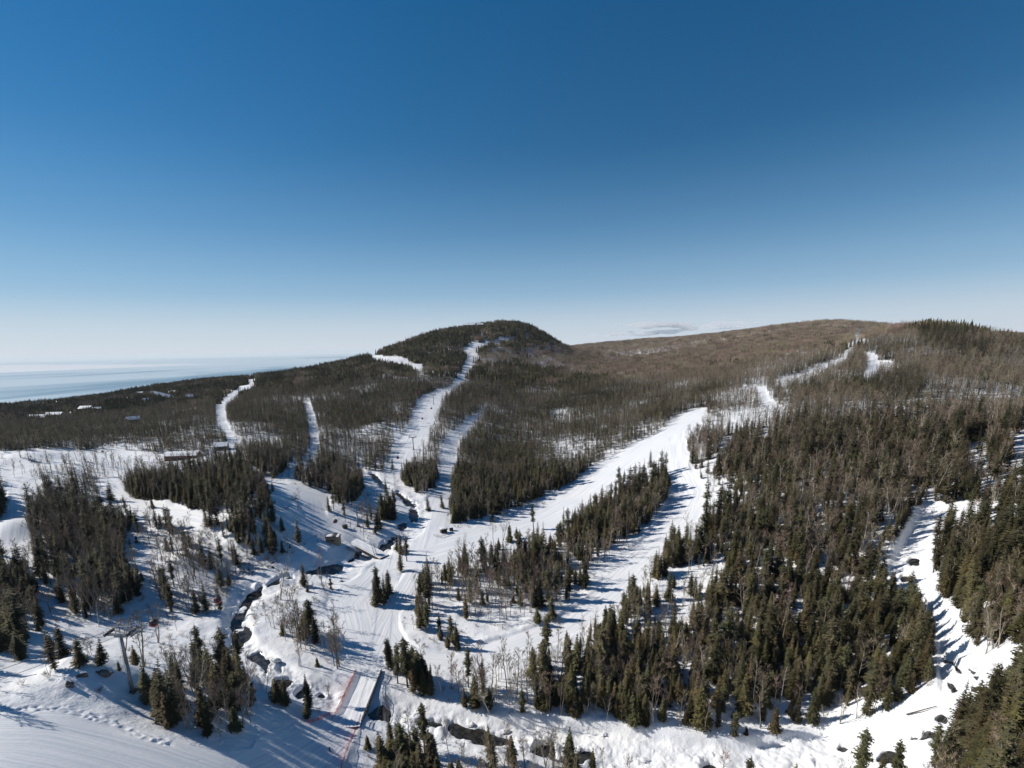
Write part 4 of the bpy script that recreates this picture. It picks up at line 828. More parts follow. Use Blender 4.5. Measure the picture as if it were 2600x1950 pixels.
def cabin(p, heading, label):
    o = empty('gondola_cabin', p, heading); tag(o, label, 'gondola cabin', 'gondola cabins on the ropes')     # origin at the grip
    zt, zb = -2.3, -4.6
    b = MB(); superell(1.05, .98, zb, zt, mb=b, rows=14); b.build('body', M['red'], o, True)
    b = MB(); superell(1.075, 1.005, zb, zt, mb=b, rows=5, za=zb + .95, zb=zt - .42); b.build('window', M['glass'], o, True)
    b = MB(); superell(1.09, 1.02, zb, zt + .03, mb=b, rows=4, za=zt - .26, zb=zt + .025); b.build('roof', M['dark'], o, True)
    b = MB(); b.box((0, 1.01, zb + 1.1), (.05, .06, 1.7)); b.box((0, -1.01, zb + 1.1), (.05, .06, 1.7)); b.box((1.05, 0, zb + 1.5), (.06, .07, 1)); b.box((-1.05, 0, zb + 1.5), (.06, .07, 1)); b.build('door_frame', M['steel'], o)
    b = MB(); b.box((0, 1.12, zb + .55), (1.1, .22, .5)); b.build('ski_rack', M['steel'], o)
    b = MB(); b.tube((0, 0, -.1), (0, .35, -.9), .06, None, 6); b.tube((0, .35, -.9), (0, 0, -1.7), .06, None, 6); b.tube((0, 0, -1.7), (0, 0, -2.3), .07, None, 6); b.build('hanger', M['dark'], o)
    b = MB(); b.box((0, 0, 0), (.8, .22, .26)); b.build('grip', M['dark'], o)
CAB = [(0, (400, 1588), 'nearest red gondola cabin, on the left rope beside the tall tower'), (1, (566, 1524), 'red gondola cabin hanging over the dark bend of open water'),
       (0, (856, 1317), 'dark-looking gondola cabin hanging above the groomed trail left of the stream tower'), (1, (920, 1285), 'gondola cabin just right of the stream tower top'),
       (0, (1013, 1155), 'gondola cabin low over the main piste left of the first tower'), (0, (1081, 1060), 'gondola cabin over the shaded left side of the main piste'), (1, (1090, 1028), 'gondola cabin just below the close pair of towers')]
for s, q, lab in CAB:
    P = np.array([tuple(v) for v in lines[s]]); px_, py_ = project(P[:, 0], P[:, 1], P[:, 2]); best_ = None
    for k in range(len(P) - 1):
        for t in (0, .25, .5, .75):
            c = P[k] * (1 - t) + P[k + 1] * t; a, b_ = project(c[0], c[1], c[2]); e = (a - q[0]) ** 2 + (b_ - q[1]) ** 2
            if c[1] > 30 and (best_ is None or e < best_[0]): best_ = (e, c, P[k + 1] - P[k])
    d = best_[2]; cabin(Vector(best_[1]), math.atan2(d[1], d[0]), lab)

# ------------------------------------------------------------------ bridges
def bridge(A, B, width, label, depth=1.3, rail=None, group=None):
    mid = (A + B) / 2; d = B - A; L_ = d.length; flat = Vector((d.x, d.y, 0)).normalized(); yaw = math.atan2(flat.y, flat.x); pitch = math.asin(d.z / L_)
    o = empty('snow_bridge', mid, yaw); o.rotation_euler = (0, -pitch, yaw); tag(o, label, 'bridge', group); L2 = L_ / 2 + 1.5
    b = MB(); n = 14; vs = []
    for i in range(n + 1):
        for j in range(9):
            y = (j / 8 - .5) * (width - .1); vs.append((-L2 + 2 * L2 * i / n, y, .12 + .05 * math.sin(i * 1.7 + j) + (.12 if j in (0, 8) else 0)))
    k0 = len(vs); vs += [(-L2, -width / 2, -.3), (L2, -width / 2, -.3), (-L2, width / 2, -.3), (L2, width / 2, -.3)]
    fs = [(i * 9 + j, (i + 1) * 9 + j, (i + 1) * 9 + j + 1, i * 9 + j + 1) for i in range(n) for j in range(8)]
    fs += [tuple([k0] + [k0 + 1] + [i * 9 for i in range(n, -1, -1)]), tuple([k0 + 3, k0 + 2] + [i * 9 + 8 for i in range(n + 1)])]
    b.add(vs, fs); sn = b.build('snow_cover', M['deck_snow'], o, False)
    b = MB(); b.box((0, 0, -.42), (L_ + 2, width + .1, .24)); b.build('deck', M['wood_dark'], o)
    for s in (1, -1):
        b = MB(); b.box((0, s * (width / 2 - .3), -.56 - depth / 2), (L_ + 1, .3, depth)); b.box((0, s * (width / 2 - .3), -.56 - depth), (L_ + 1, .55, .1))
        for k in range(int(L_ / 1.6)): b.box((-L_ / 2 + 1 + k * 1.6, s * (width / 2 - .1), -.56 - depth / 2), (.12, .12, depth - .1))
        b.build('girder', M['wood_dark'], o)
    for s in (1, -1):
        b = MB(); b.box((s * (L_ / 2 + .6), 0, -2.9), (1.2, width - .4, 4.0)); b.build('abutment', M['rock'], o)
    for s in (rail or ()):
        b = MB(); m_ = int(L_ / 2) + 1
        for k in range(m_ + 1): b.box((-L_ / 2 + L_ * k / m_, s * (width / 2 + .1), .35), (.14, .14, 1.8))
        b.box((0, s * (width / 2 + .1), 1.2), (L_, .1, .14)); b.box((0, s * (width / 2 + .1), .7), (L_, .06, .12))
        for k in range(int(L_ / .3)): b.box((-L_ / 2 + .15 + k * .3, s * (width / 2 + .12), .6), (.05, .03, 1.1))
        b.build('railing', M['wood_dark'], o)
    return o
def bz(q, dz=0.0):
    x, y = hit(*q); return Vector((x, y, float(base_z(np.array([x]), np.array([y]))[0]) + dz))
A = (bz((900, 1700)) + bz((971, 1708))) / 2 - Vector((0, 0, .5)); B = (bz((845, 1828)) + bz((911, 1838))) / 2 - Vector((0, 0, .75))
wd = ((bz((899, 1708)) - bz((970, 1716))).length + (bz((851, 1812)) - bz((917, 1822))).length) / 2
bridge(A, B, wd, 'snow covered ski bridge over the river with a red fence along its left side', 1.5, (1,) if True else (), 'ski bridges over the river')
A2 = bz((893, 1372), .3); B2 = bz((972, 1412), .3)
bridge(A2, B2, 6.0, 'small snow covered trail bridge beside the tan hut', .7, (), 'ski bridges over the river')
# ------------------------------------------------------------------ net fences
def net_fence(pts, h, label, step=.32, cat='fence', every=2.5, dense=True):
    o = empty('safety_fence', pts[0]); tag(o, label, cat, 'net fences along the lower piste'); O = Vector(pts[0]); b = MB(); c = MB(); acc = 0
    for a, e in zip(pts[:-1], pts[1:]):
        d = e - a; L_ = d.length; n = max(1, int(L_ / every))
        for k in range(n + 1):
            p = a.lerp(e, k / n) - O; b.tube((p.x, p.y, p.z - .4), (p.x + random.uniform(-.06, .06), p.y, p.z + h * 1.08), .04, None, 6)
        u = d.normalized(); m_ = int(L_ / step)
        for k in range(m_):
            p = a.lerp(e, k / m_) - O; q = a.lerp(e, (k + 1) / m_) - O
            for r_ in range(int(h / step)):
                z0 = .12 + r_ * step; w_ = Vector((0, 0, .055))
                for (s, t) in (((p, z0), (q, z0 + step)), ((p, z0 + step), (q, z0))):
                    P_ = s[0] + Vector((0, 0, s[1])); Q_ = t[0] + Vector((0, 0, t[1])); c.add([tuple(P_ - w_), tuple(Q_ - w_), tuple(Q_ + w_), tuple(P_ + w_)], [(0, 1, 2, 3)])
            for zz in ((.1, h) if dense else (h,)):
                c.add([tuple(p + Vector((0, 0, zz - .06))), tuple(q + Vector((0, 0, zz - .06))), tuple(q + Vector((0, 0, zz + .06))), tuple(p + Vector((0, 0, zz + .06)))], [(0, 1, 2, 3)])
    b.build('post', M['dark'], o); c.build('net', M['net'], o)
def along(pts, n=3, raise_=0.0, fn=V3):
    out = []
    for a, e in zip(pts[:-1], pts[1:]):
        for k in range(n): out.append(fn((a[0] + (e[0] - a[0]) * k / n, a[1] + (e[1] - a[1]) * k / n), raise_))
    out.append(fn(pts[-1], raise_)); return out
dv = (B - A); side = Vector((dv.y, -dv.x, 0)).normalized(); 
lft = side if project(*(A + side * 3))[0] < project(*A)[0] else -side
net_fence([A + lft * (wd / 2 - .2), B + lft * (wd / 2 - .2)], 1.7, 'bright red net fence along the left edge of the ski bridge', .28)
net_fence([B + lft * (wd / 2 - .1)] + along([(838, 1815), (809, 1830), (780, 1838)], 2), 1.1, 'low faded red net fence curving off the near left end of the ski bridge', .4, dense=False)
net_fence(along([(916, 1822), (902, 1862), (882, 1907), (868, 1950), (860, 2010)], 2), 1.3, 'long orange red net fence along the right edge of the lowest piste', .4, dense=False)

# ------------------------------------------------------------------ hut, shelter, sheds, poles
def slab_snow(b, x, y, z, dx, dy, t=.35, m=0):
    vs = []; n = 6
    for i in range(n + 1):
        for j in range(n + 1):
            e = min(i, j, n - i, n - j); vs.append((x + dx * (i / n - .5), y + dy * (j / n - .5), z + (t * (0.35 if e == 0 else .85 if e == 1 else 1)) + .04 * math.sin(i * 2.1 + j * 1.3)))
    k = len(vs); vs += [(x - dx / 2, y - dy / 2, z), (x + dx / 2, y - dy / 2, z), (x + dx / 2, y + dy / 2, z), (x - dx / 2, y + dy / 2, z)]
    fs = [(i * (n + 1) + j, (i + 1) * (n + 1) + j, (i + 1) * (n + 1) + j + 1, i * (n + 1) + j + 1) for i in range(n) for j in range(n)]
    s = n + 1
    fs += [tuple([k, k + 1] + [i * s for i in range(n, -1, -1)]), tuple([k + 1, k + 2] + [n * s + j for j in range(n, -1, -1)]), tuple([k + 2, k + 3] + [i * s + n for i in range(n + 1)]), tuple([k + 3, k] + [j for j in range(n + 1)])]
    b.add(vs, fs, m)
c0, c1, c2 = V3((827, 1375)), V3((862, 1387)), V3((878, 1377))
u = (c1 - c0); u.z = 0; yaw = math.atan2(u.y, u.x); LW = u.length; DW = 5.5
o = empty('utility_hut', c0.lerp(c1, .5) + Vector((-u.y, u.x, 0)).normalized() * DW / 2, yaw); tag(o, 'tan board hut with flat snowy roof in two levels beside the trail bridge', 'hut')
H1, H2 = 4.0, 3.6
b = MB(); b.box((-LW * .14, 0, H1 / 2 - .6), (LW * .72, DW, H1 + 1.2)); b.box((LW * .36, -.5, H2 / 2 - .6), (LW * .28, DW - 1, H2 + 1.2)); b.build('wall', M['wood'], o)
b = MB()
for yy in (-DW / 2 - .03, DW / 2 + .03): b.box((-LW * .14, yy, H1 + .12), (LW * .72 + .3, .22, .5))
for xx in (-LW * .5 - .03, LW * .22): b.box((xx, 0, H1 + .12), (.22, DW - .2, .5))
b.build('parapet', M['wood_dark'], o)
b = MB(); b.box((-LW * .14, 0, H1 + .03), (LW * .70, DW - .3, .1)); rf = b.build('roof', M['roofdark'], o); b = MB(); slab_snow(b, -LW * .25, -.2, H1 + .1, LW * .46, DW - 1.0, .35); b.build('roof_snow', M['snow'], rf)
b = MB(); b.box((LW * .37, -.5, H2 + .1), (LW * .28 + .7, DW - .4, .2)); rf = b.build('lean_to_roof', M['roofdark'], o); b = MB(); slab_snow(b, LW * .37, -.6, H2 + .21, LW * .26, DW - 1.0, .3); b.build('roof_snow', M['snow'], rf)
b = MB(); b.box((-LW * .3, -DW / 2 - .05, 1.1), (1.0, .08, 2.1)); b.build('door', M['wood_dark'], o)
for xx in (-LW * .08, LW * .1): b = MB(); b.box((xx, -DW / 2 - .05, 1.9), (1.1, .08, .8)); b.build('window', M['glass'], o)
b = MB()
for k in range(9): b.box((-LW * .5 + .3 + k * (LW * .7) / 9, -DW / 2 - .02, H1 / 2 - .2), (.08, .05, H1 - .2))
b.build('batten', M['wood_dark'], o)
# snow roofed shelter by the middle piste
p = V3((1126, 1352)); o = empty('trail_shelter', p, .5); tag(o, 'small timber shelter with thick snow roof at the foot of the mixed wood', 'shelter')
b = MB(); b.box((0, 1.0, 1.1), (3.6, .14, 2.4)); b.box((-1.75, 0, 1.1), (.14, 2.1, 2.4)); b.box((1.75, 0, 1.1), (.14, 2.1, 2.4)); b.build('wall', M['wood_dark'], o)
for s in (-1, 1): b = MB(); b.tube((s * 1.7, -1.6, -.3), (s * 1.7, -1.6, 2.5), .08, None, 6); b.build('post', M['wood'], o)
b = MB(); b.box((0, -.2, 2.5), (4.4, 3.8, .16), rx=.12); rf = b.build('roof', M['wood_dark'], o); b = MB(); slab_snow(b, 0, -.2, 2.75, 4.5, 3.8, .55); b.build('roof_snow', M['snow'], rf)
pts = along([(1102, 1362), (1120, 1366), (1140, 1358)], 2)
o = empty('rail_fence', pts[0]); tag(o, 'short weathered rail fence in front of the snow roofed shelter', 'fence'); b = MB(); c = MB()
for a in pts: q = a - pts[0]; b.tube((q.x, q.y, q.z - .3), (q.x, q.y, q.z + 1.5), .07, None, 6)
for a, e in zip(pts[:-1], pts[1:]):
    for hh in (.6, 1.0, 1.4): c.tube(tuple(a - pts[0] + Vector((0, 0, hh))), tuple(e - pts[0] + Vector((0, 0, hh))), .06, None, 5)
b.build('post', M['wood'], o); c.build('rail', M['wood'], o)
p = V3((1146, 1347)); o = empty('storage_crate', p, .2); tag(o, 'dark crate with snow on its lid right of the snow roofed shelter', 'crate')
b = MB(); b.box((0, 0, .9), (2.2, 1.8, 2.0)); b.build('box', M['roofdark'], o); b = MB(); b.box((0, 0, 1.96), (2.4, 2.0, .12)); l = b.build('lid', M['wood_dark'], o); b = MB(); slab_snow(b, 0, 0, 2.03, 2.2, 1.8, .2); b.build('lid_snow', M['snow'], l)
p = V3((876, 1341)); o = empty('pump_box', p, .7); tag(o, 'dark pump box half buried in snow under the gondola', 'pump box')
b = MB(); b.box((0, 0, .9), (2.6, 1.8, 2.2)); b.build('housing', M['dark'], o); b = MB(); b.box((0, 0, 2.06), (2.9, 2.1, .12)); b.build('lid', M['roofdark'], o); b = MB(); b.tube((1.2, 0, .4), (3.0, .2, .7), .16, None, 8); b.build('pipe', M['steel'], o)
for q, h, lab in (((891, 1347), 6.0, 'thin wooden pole right of the pump box'), ((915, 1349), 5.5, 'thin wooden pole right of the stream tower'), ((925, 1377), 7.0, 'thin wooden pole near the far end of the trail bridge')):
    p = V3(q); o = empty('wooden_pole', p); tag(o, lab, 'pole', 'thin poles around the stream tower'); b = MB(); b.tube((0, 0, -.5), (.1, 0, h), .13, .09, 8); b.build('shaft', M['wood_dark'], o); b = MB(); b.tube((.1, 0, h - .1), (.1, 0, h + .25), .14, .05, 8); b.build('cap', M['steel'], o)
p = V3((957, 1419)); o = empty('twin_pole', p, .3); tag(o, 'pair of leaning timber poles with cross braces beside the trail bridge', 'twin pole')
for s in (-.6, .6): b = MB(); b.tube((s, 0, -.5), (s - 1.6, 0, 8.6), .15, .11, 8); b.build('pole', M['wood_dark'], o)
for zz in (3, 6.5): b = MB(); b.tube((-.6 - zz * .18, 0, zz), (.6 - zz * .18, 0, zz + .1), .08, None, 6); b.build('brace', M['wood_dark'], o)
a, e = V3((880, 1392), .9), V3((934, 1423), .7); o = empty('pipe_crossing', a); tag(o, 'pair of parallel pipes crossing the stream in front of the trail bridge', 'pipe crossing'); d = e - a; n_ = Vector((-d.y, d.x, 0)).normalized() * .55
for s in (-1, 1): b = MB(); b.tube(tuple(n_ * s), tuple(d + n_ * s), .2, None, 8); b.build('pipe', M['wood_dark'], o)
for k in range(1, 9): b = MB(); b.tube(tuple(d * (k / 9) - n_ * 1.2 - Vector((0, 0, .2))), tuple(d * (k / 9) + n_ * 1.2 - Vector((0, 0, .2))), .08, None, 5); b.build('crosspiece', M['wood_dark'], o)
p = V3((744, 1268)); o = empty('timber_sled', p, -.3); tag(o, 'pile of grey timber frame lying on the trail edge beside the dark wood', 'timber frame')
for k, (x1, y1, x2, y2, zz) in enumerate(((-4, -.6, 3, -.4, .3), (-4, .7, 3, .6, .3), (-2, -1, 0, 1.6, .8), (1, -1.2, 2.4, .9, .5))): b = MB(); b.tube((x1, y1, zz), (x2, y2, zz + .4 * (k > 1)), .14, None, 6); b.build('beam', M['wood_dark'], o)

# ------------------------------------------------------------------ houses
def house(q, L_, W_h, H_, yaw, label, wallm, name='chalet', cat='house', group='snow roofed houses in the forest', dz=0):
    p = V3(q, dz); o = empty(name, p, yaw); tag(o, label, cat, group)
    b = MB(); x, y, r = L_ / 2, W_h / 2, W_h * .32
    b.add([(-x, -y, -3), (x, -y, -3), (x, y, -3), (-x, y, -3), (-x, -y, H_), (x, -y, H_), (x, y, H_), (-x, y, H_), (-x, 0, H_ + r), (x, 0, H_ + r)],
          [(0, 1, 5, 4), (2, 3, 7, 6), (1, 2, 6, 9, 5), (3, 0, 4, 8, 7)]); b.build('wall', wallm, o)
    b = MB(); e = .7
    for s in (-1, 1):
        yo = s * (y + e); zo = H_ - e * r / y; t = .4
        vs = [(-x - e, yo, zo + .05), (x + e, yo, zo + .05), (x + e, 0, H_ + r + .05), (-x - e, 0, H_ + r + .05)]; b.add(vs + [(a, c, d + t) for a, c, d in vs], [(0, 1, 2, 3), (4, 7, 6, 5), (0, 4, 5, 1), (1, 5, 6, 2), (0, 3, 7, 4)])
    rf = b.build('roof', M['snow'], o); b = MB(); b.box((L_ * .2, .8, H_ + r + .5), (.9, .9, 2)); b.build('chimney', M['rock'], rf)
    for k in range(max(2, int(L_ / 4))):
        xx = -x + L_ * (k + .5) / max(2, int(L_ / 4)); 
        b = MB(); b.box((xx, -y - .04, H_ * .55), (1.3, .1, 1.2)); b.build('window', M['glass'], o)
    b = MB(); b.box((x + .04, 0, 1.1), (.1, 1.1, 2.2)); b.build('door', M['wood_dark'], o)
HS = [((100, 1072), 22, 11, 5, .2, 'long snow roofed lodge nearest the left edge of the forest village'), ((142, 1065), 24, 12, 5.5, .1, 'wide snow roofed lodge in the middle of the left forest village'), ((180, 1060), 14, 9, 4, -.2, 'small snow roofed house right of the wide lodge'),
      ((107, 1036), 14, 10, 5, .8, 'steep snow roofed house behind the left village, leftmost of three'), ((126, 1033), 15, 10, 5, .3, 'snow roofed house behind the left village, middle of three'), ((145, 1031), 12, 9, 5, -.2, 'snow roofed house behind the left village, rightmost of three'),
      ((221, 1047), 20, 13, 5, 0, 'broad white roofed building alone right of the left village'), ((247, 1047), 13, 9, 4, .5, 'small house just right of the broad white roof'), ((340, 1078), 12, 9, 4, .9, 'small house deep in the dark forest below the terraces'),
      ((375, 1026), 12, 12, 5, 1.1, 'steep roofed house below the rows of terraced roofs'), ((332, 1020), 14, 8, 4, 0, 'low house left of the steep roofed one'), ((484, 1018), 10, 16, 4, .9, 'single white roof at the right end of the forest village'), ((444, 1003), 20, 9, 4, 0, 'long roof behind the terraced rows'), ((358, 1004), 18, 8, 4, 0, 'long low roof left of the terraced rows')]
for q, a, b_, c, yw, lab in HS: house(q, a, b_, c, yw, lab, M['wood_dark'], dz=2.5)
for k in range(7): house((392 + k * 7, 1006 + k * 2.2), 8, 14, 4, .75, 'one of the identical steep white roofs stepping down in a row through the forest', M['wood_dark'], 'row_house', 'row house', 'stepped row of identical roofs', 3)
house((466, 1166), 26, 8, 3.5, .05, 'long low dull red building behind the snow mounds', M['dull_red'], 'ski_lodge', 'lodge', None, .5)
house((563, 1141), 10, 8, 3.5, .3, 'dark lift station with snow on its roof beside the left piste', M['roofdark'], 'lift_station', 'lift station', None, 0)
house((1192, 836), 34, 14, 6, .1, 'long summit chalet with snowy roof on top of the dark hill', M['wood_dark'], 'summit_chalet', 'chalet', 'buildings on top of the dark hill', 6)
house((1219, 834), 18, 12, 5, .3, 'smaller building right of the summit chalet on the dark hill', M['wood_dark'], 'summit_chalet', 'chalet', 'buildings on top of the dark hill', 6)
for k, q in enumerate(((572, 1150), (548, 1158), (530, 1160))):
    p = V3(q); o = empty('lift_pylon', p, .4); tag(o, ['small dark lift pylon nearest the dark station', 'small dark lift pylon on the far left piste', 'small dark lift pylon at the edge of the far left piste'][k], 'pylon', 'pylons near the dark station')
    b = MB(); b.tube((0, 0, -.5), (0, 0, 6), .25, .2, 8); b.build('pole', M['dark'], o); b = MB(); b.box((0, 0, 6), (.3, 4, .3)); b.build('crossarm', M['dark'], o)
p = V3((2180, 853)); o = empty('lift_tower', p, 0); tag(o, 'pale lift tower at the top of the small piste on the right-hand ridge', 'lift tower', 'gondola lift towers'); b = MB(); b.tube((0, 0, -1), (0, 0, 17), .7, .5, 8); b.build('pole', M['steel'], o); b = MB(); b.box((0, 0, 17), (7, 1, .8)); b.build('crossarm', M['steel'], o)

# ------------------------------------------------------------------ rocks, boulders, logs
def rock_obj(q, sx, sy, sz, seed, label, name='rock_outcrop', cat='rock', snow=False, yaw=0, sink=.3):
    p = V3(q); rd_ = random.Random(seed); n, m_ = 14, 8; vs = [(0, 0, 1)]; off = [rd_.uniform(0, 50) for _ in range(3)]
    def dsp(x, y, z): return 1 + 1.1 * float(vnoise(np.array([x * 1.6 + off[0] + z]), np.array([y * 1.6 + off[1]]))[0]) + .6 * float(vnoise(np.array([x * 4 + off[2]]), np.array([y * 4 + z * 3]))[0])
    for i in range(1, m_):
        t = math.pi * i / m_
        for j in range(n): a = 6.2832 * j / n; vs.append((math.sin(t) * math.cos(a), math.sin(t) * math.sin(a), math.cos(t)))
    vs.append((0, 0, -1)); vs = [tuple(np.array(v) * dsp(*v) * np.array([sx, sy, sz])) for v in vs]
    fs = [(0, 1 + j, 1 + (j + 1) % n) for j in range(n)] + [(1 + i * n + j, 1 + (i + 1) * n + j, 1 + (i + 1) * n + (j + 1) % n, 1 + i * n + (j + 1) % n) for i in range(m_ - 2) for j in range(n)] + [(1 + (m_ - 2) * n + (j + 1) % n, 1 + (m_ - 2) * n + j, len(vs) - 1) for j in range(n)]
    b = MB(); b.add(vs, fs); o = b.build(name, M['rock']); o.location = p + Vector((0, 0, sz * (.5 - sink))); o.rotation_euler = (0, 0, yaw); tag(o, label, cat, 'dark rocks in the snow')
    if snow:
        c = MB(); c.add([(v[0] * 1.04, v[1] * 1.04, v[2] * 1.05 + sz * .16) for v in vs if True], fs[:n] + fs[n:n * 4]); c.build('snow_cap', M['snow'], o, True)
rock_obj((261, 1711), 2.2, .8, .8, 1, 'wide dark rock face on the crest of the bank left of the lift tower', yaw=.1); rock_obj((212, 1716), 1.2, .7, .6, 2, 'dark rock edge left of the wide rock face on the bank', yaw=.5)
rock_obj((178, 1741), .9, .8, .9, 3, 'small dark stone on the shaded side of the bank'); rock_obj((612, 1360), 2.8, .9, .8, 4, 'dark overhanging rock above the shaded river bank', yaw=-.1)
rock_obj((1632, 1930), 2.0, .8, .5, 5, 'long grey boulder lying in the white river near the bottom edge', 'boulder', 'boulder', True, -.3); rock_obj((1535, 1868), .8, .6, .5, 6, 'small grey boulder at the foot of the spruce wood', 'boulder', 'boulder', True)
rock_obj((2478, 1705), 1.0, .9, .9, 7, 'square dark boulder on the right river bank', 'boulder', 'boulder', True); rock_obj((2483, 1722), 1.0, .4, .4, 8, 'flat dark boulder below the square one on the right river bank', 'boulder', 'boulder'); rock_obj((2480, 1752), 1.5, .7, .6, 9, 'dark boulder under the trees on the right river bank', 'boulder', 'boulder')
for k, (q, s) in enumerate((((1195, 1841), 1.0), ((1283, 1860), .9), ((1290, 1858), .6), ((1470, 1903), .8), ((1388, 1882), 1.3), ((600, 1560), .9), ((598, 1585), .8), ((600, 1615), 1.4), ((2378, 1860), .9), ((700, 1680), 1.5))):
    rock_obj(q, s, s * .9, s * .7, 20 + k, ['round snow capped boulder between the first two pools of the lower river', 'snow capped boulder at the right end of the long pool', 'small snow capped boulder beside the right end of the long pool', 'round snowball-like boulder in the last pool before the spruce tip',
        'tall snow capped boulder in the third pool of the lower river', 'snow capped stone in the upper part of the dark water bend', 'snow capped stone in the middle of the dark water bend', 'large snow capped boulder at the foot of the dark water bend', 'snow capped boulder in the pool at the bottom right', 'large snow capped boulder below the riffle left of the thicket'][k], 'boulder', 'boulder', True)
a, e = V3((2301, 1818), .5), V3((2377, 1799), .7); o = empty('fallen_log', a); tag(o, 'long thin fallen log lying across the snowy river bend', 'log'); b = MB(); b.tube((0, 0, 0), tuple(e - a), .2, .1, 7); b.build('trunk', M['bark'], o)
b = MB(); dd_ = e - a
for k in range(6): P_ = dd_ * (.4 + k * .1); b.tube(tuple(P_), tuple(P_ + Vector((random.uniform(-.8, .8), random.uniform(-.3, .8), random.uniform(.3, .9)))), .04, .01, 4)
b.build('branch', M['bark'], o)

# ------------------------------------------------------------------ skier
def skier(q, label):
    p = V3(q); o = empty('person', p, 2.6); o.scale = (.9, .9, .9); tag(o, label, 'person')
    J = {'pel': (0, 0, .92), 'bel': (.03, 0, 1.08), 'che': (.12, 0, 1.32), 'nek': (.17, 0, 1.5), 'hed': (.2, 0, 1.6), 'top': (.2, 0, 1.74),
         'sl': (.12, .19, 1.42), 'el': (.08, .47, 1.33), 'wl': (.22, .68, 1.22), 'hl': (.26, .76, 1.2), 'sr': (.12, -.19, 1.42), 'er': (.08, -.47, 1.33), 'wr': (.22, -.68, 1.22), 'hr': (.26, -.76, 1.2),
         'tl': (-.02, .1, .88), 'kl': (.14, .14, .52), 'al': (-.02, .14, .14), 'fl': (.14, .14, .08), 'tr': (-.02, -.1, .88), 'kr': (.14, -.14, .52), 'ar': (-.02, -.14, .14), 'fr': (.14, -.14, .08)}
    K = list(J); E = [('pel', 'bel'), ('bel', 'che'), ('che', 'nek'), ('nek', 'hed'), ('hed', 'top'), ('che', 'sl'), ('sl', 'el'), ('el', 'wl'), ('wl', 'hl'), ('che', 'sr'), ('sr', 'er'), ('er', 'wr'), ('wr', 'hr'), ('pel', 'tl'), ('tl', 'kl'), ('kl', 'al'), ('al', 'fl'), ('pel', 'tr'), ('tr', 'kr'), ('kr', 'ar'), ('ar', 'fr')]
    Rr = {'pel': .16, 'bel': .15, 'che': .17, 'nek': .065, 'hed': .1, 'top': .08, 'sl': .085, 'el': .06, 'wl': .045, 'hl': .05, 'tl': .11, 'kl': .08, 'al': .07, 'fl': .06}
    me = bpy.data.meshes.new('body'); me.from_pydata([J[k] for k in K], [(K.index(a), K.index(b)) for a, b in E], []); me.materials.append(M['black']); bo = bpy.data.objects.new('body', me); COL.objects.link(bo); bo.parent = o
    sk = bo.modifiers.new('skin', 'SKIN'); me.skin_vertices.new() if not me.skin_vertices else None
    for i, k in enumerate(K):
        kk = k if k in Rr else k[0] + 'l'; r_ = Rr[kk]; me.skin_vertices[0].data[i].radius = (r_, r_)
    me.skin_vertices[0].data[0].use_root = True; bo.modifiers.new('sub', 'SUBSURF').levels = 1; bo.modifiers['sub'].render_levels = 2
    b = MB(); superell(.13, .12, 1.6, 1.84, 12, 6, 1, b); b.build('helmet', M['dark'], o, True)
    b = MB(); b.box((.305, 0, 1.68), (.05, .17, .07)); b.build('goggles', M['glass'], o)
    b = MB(); b.box((.285, 0, 1.6), (.06, .12, .08)); b.build('face', M['skin'], o)
    for s in (-1, 1):
        b = MB(); b.box((.1, s * .14, .02), (1.7, .1, .03)); b.add([(.95, s * .14 - .05, .005), (.95, s * .14 + .05, .005), (1.15, s * .14, .12)], [(0, 1, 2)]); b.build('ski', M['red'], o)
        b = MB(); b.tube((.26, s * .76, 1.22), (-.25, s * .9, .1), .012, None, 5); b.build('ski_pole', M['dark'], o)
skier((838, 1909), 'lone skier in dark clothes with arms held out gliding down the lowest piste')

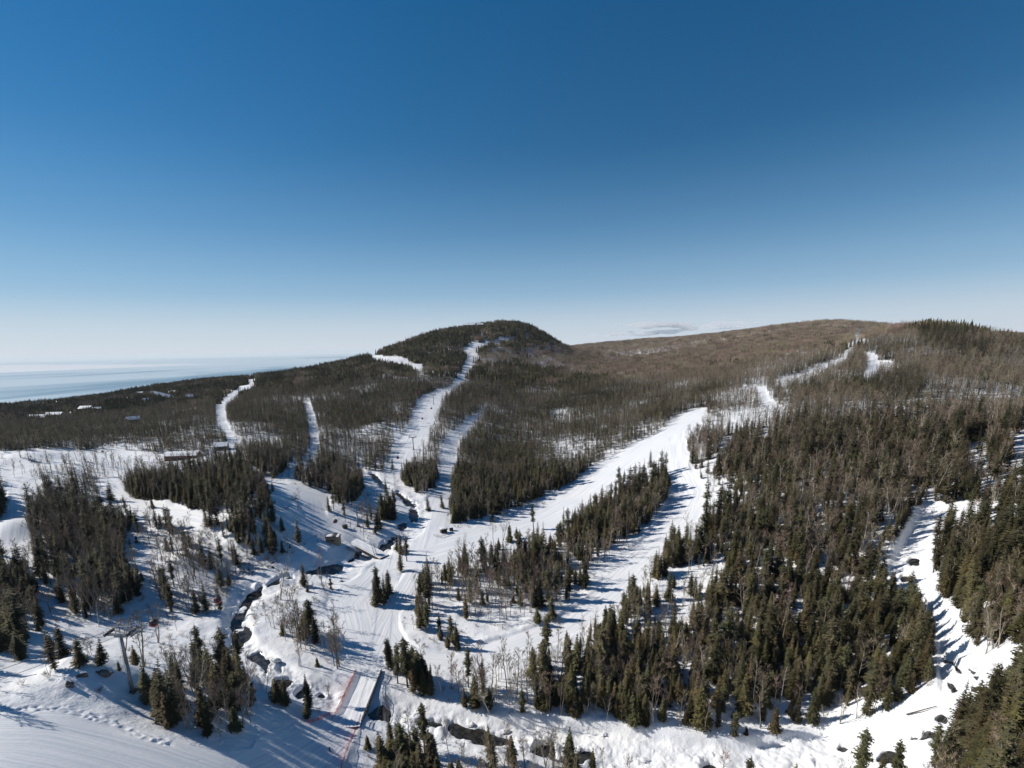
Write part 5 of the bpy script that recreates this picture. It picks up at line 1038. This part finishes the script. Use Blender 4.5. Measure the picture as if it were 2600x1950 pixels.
# ------------------------------------------------------------------ clouds low on the horizon, haze
vm = bpy.data.materials.new('cloud_vapour'); vm.use_nodes = True; t = vm.node_tree; t.nodes.clear(); oo = t.nodes.new('ShaderNodeOutputMaterial'); vs_ = t.nodes.new('ShaderNodeVolumePrincipled')
vs_.inputs['Color'].default_value = (.97, .95, .96, 1); vs_.inputs['Density'].default_value = .002; vs_.inputs['Anisotropy'].default_value = .2; t.links.new(vs_.outputs[0], oo.inputs['Volume'])
CL_ = [(1660, 826, 70, 9, 'long pale cloud left of the group over the gap in the hills'), (1720, 824, 50, 7, 'rounded cloud above the middle of the low cloud group'), (1600, 848, 60, 8, 'faint low cloud nearest the dark hill'), (1530, 852, 34, 5, 'faintest cloud wisp beside the dark hill'), (1840, 820, 46, 6, 'thin flat cloud over the rising brown ridge'),
       (1800, 832, 80, 7, 'broad thin cloud under the flat one over the ridge'), (1570, 824, 18, 3.5, 'tiny cloud left of the group'), (1925, 818, 16, 3, 'tiny cloud at the right end of the group'), (1700, 842, 60, 5, 'pale cloud base just over the far ridge')]
for k, (cx, cy, wx, wy, lab) in enumerate(CL_):
    D_ = 24000.0; d = ray(cx, cy); c = Vector(d * D_) + Vector((0, 0, CZ)); sx, sz = wx / F * D_, wy / F * D_; b = MB(); rd_ = random.Random(k)
    for j in range(7):
        t_ = rd_.uniform(-.85, .85); n, m_ = 16, 8; vs = []; r_ = sx * rd_.uniform(.28, .5); hz = sz * rd_.uniform(.5, 1.0) * (1.1 - abs(t_) * .5); o3 = (t_ * sx * .8, rd_.uniform(-.5, .5) * sx * .5, rd_.uniform(-.25, .35) * sz)
        for a in range(m_ + 1):
            for e in range(n):
                th = math.pi * a / m_; ph = 6.2832 * e / n; q = 1 + .25 * math.sin(ph * 3 + j) * math.sin(th * 2 + k)
                vs.append((o3[0] + r_ * q * math.sin(th) * math.cos(ph), o3[1] + r_ * q * math.sin(th) * math.sin(ph), o3[2] + hz * math.cos(th)))
        b.add(vs, [(a * n + e, (a + 1) * n + e, (a + 1) * n + (e + 1) % n, a * n + (e + 1) % n) for a in range(m_) for e in range(n)])
    o = b.build('cloud', vm); o.location = c; o.rotation_euler = (0, 0, -math.atan2(c.x, c.y)); tag(o, lab, 'cloud', 'small clouds low over the horizon', 'stuff')
hm = bpy.data.materials.new('haze_air'); hm.use_nodes = True; t = hm.node_tree; t.nodes.clear(); oo = t.nodes.new('ShaderNodeOutputMaterial'); hv = t.nodes.new('ShaderNodeVolumePrincipled')
hv.inputs['Color'].default_value = (.76, .81, .84, 1); hv.inputs['Density'].default_value = 2.0e-5; hv.inputs['Anisotropy'].default_value = .1; t.links.new(hv.outputs[0], oo.inputs['Volume'])
b = MB(); b.box((0, 0, 65), (980000, 980000, 430)); tag(b.build('haze', hm), 'thin pale winter air over the whole valley and lake', None, None, 'stuff')
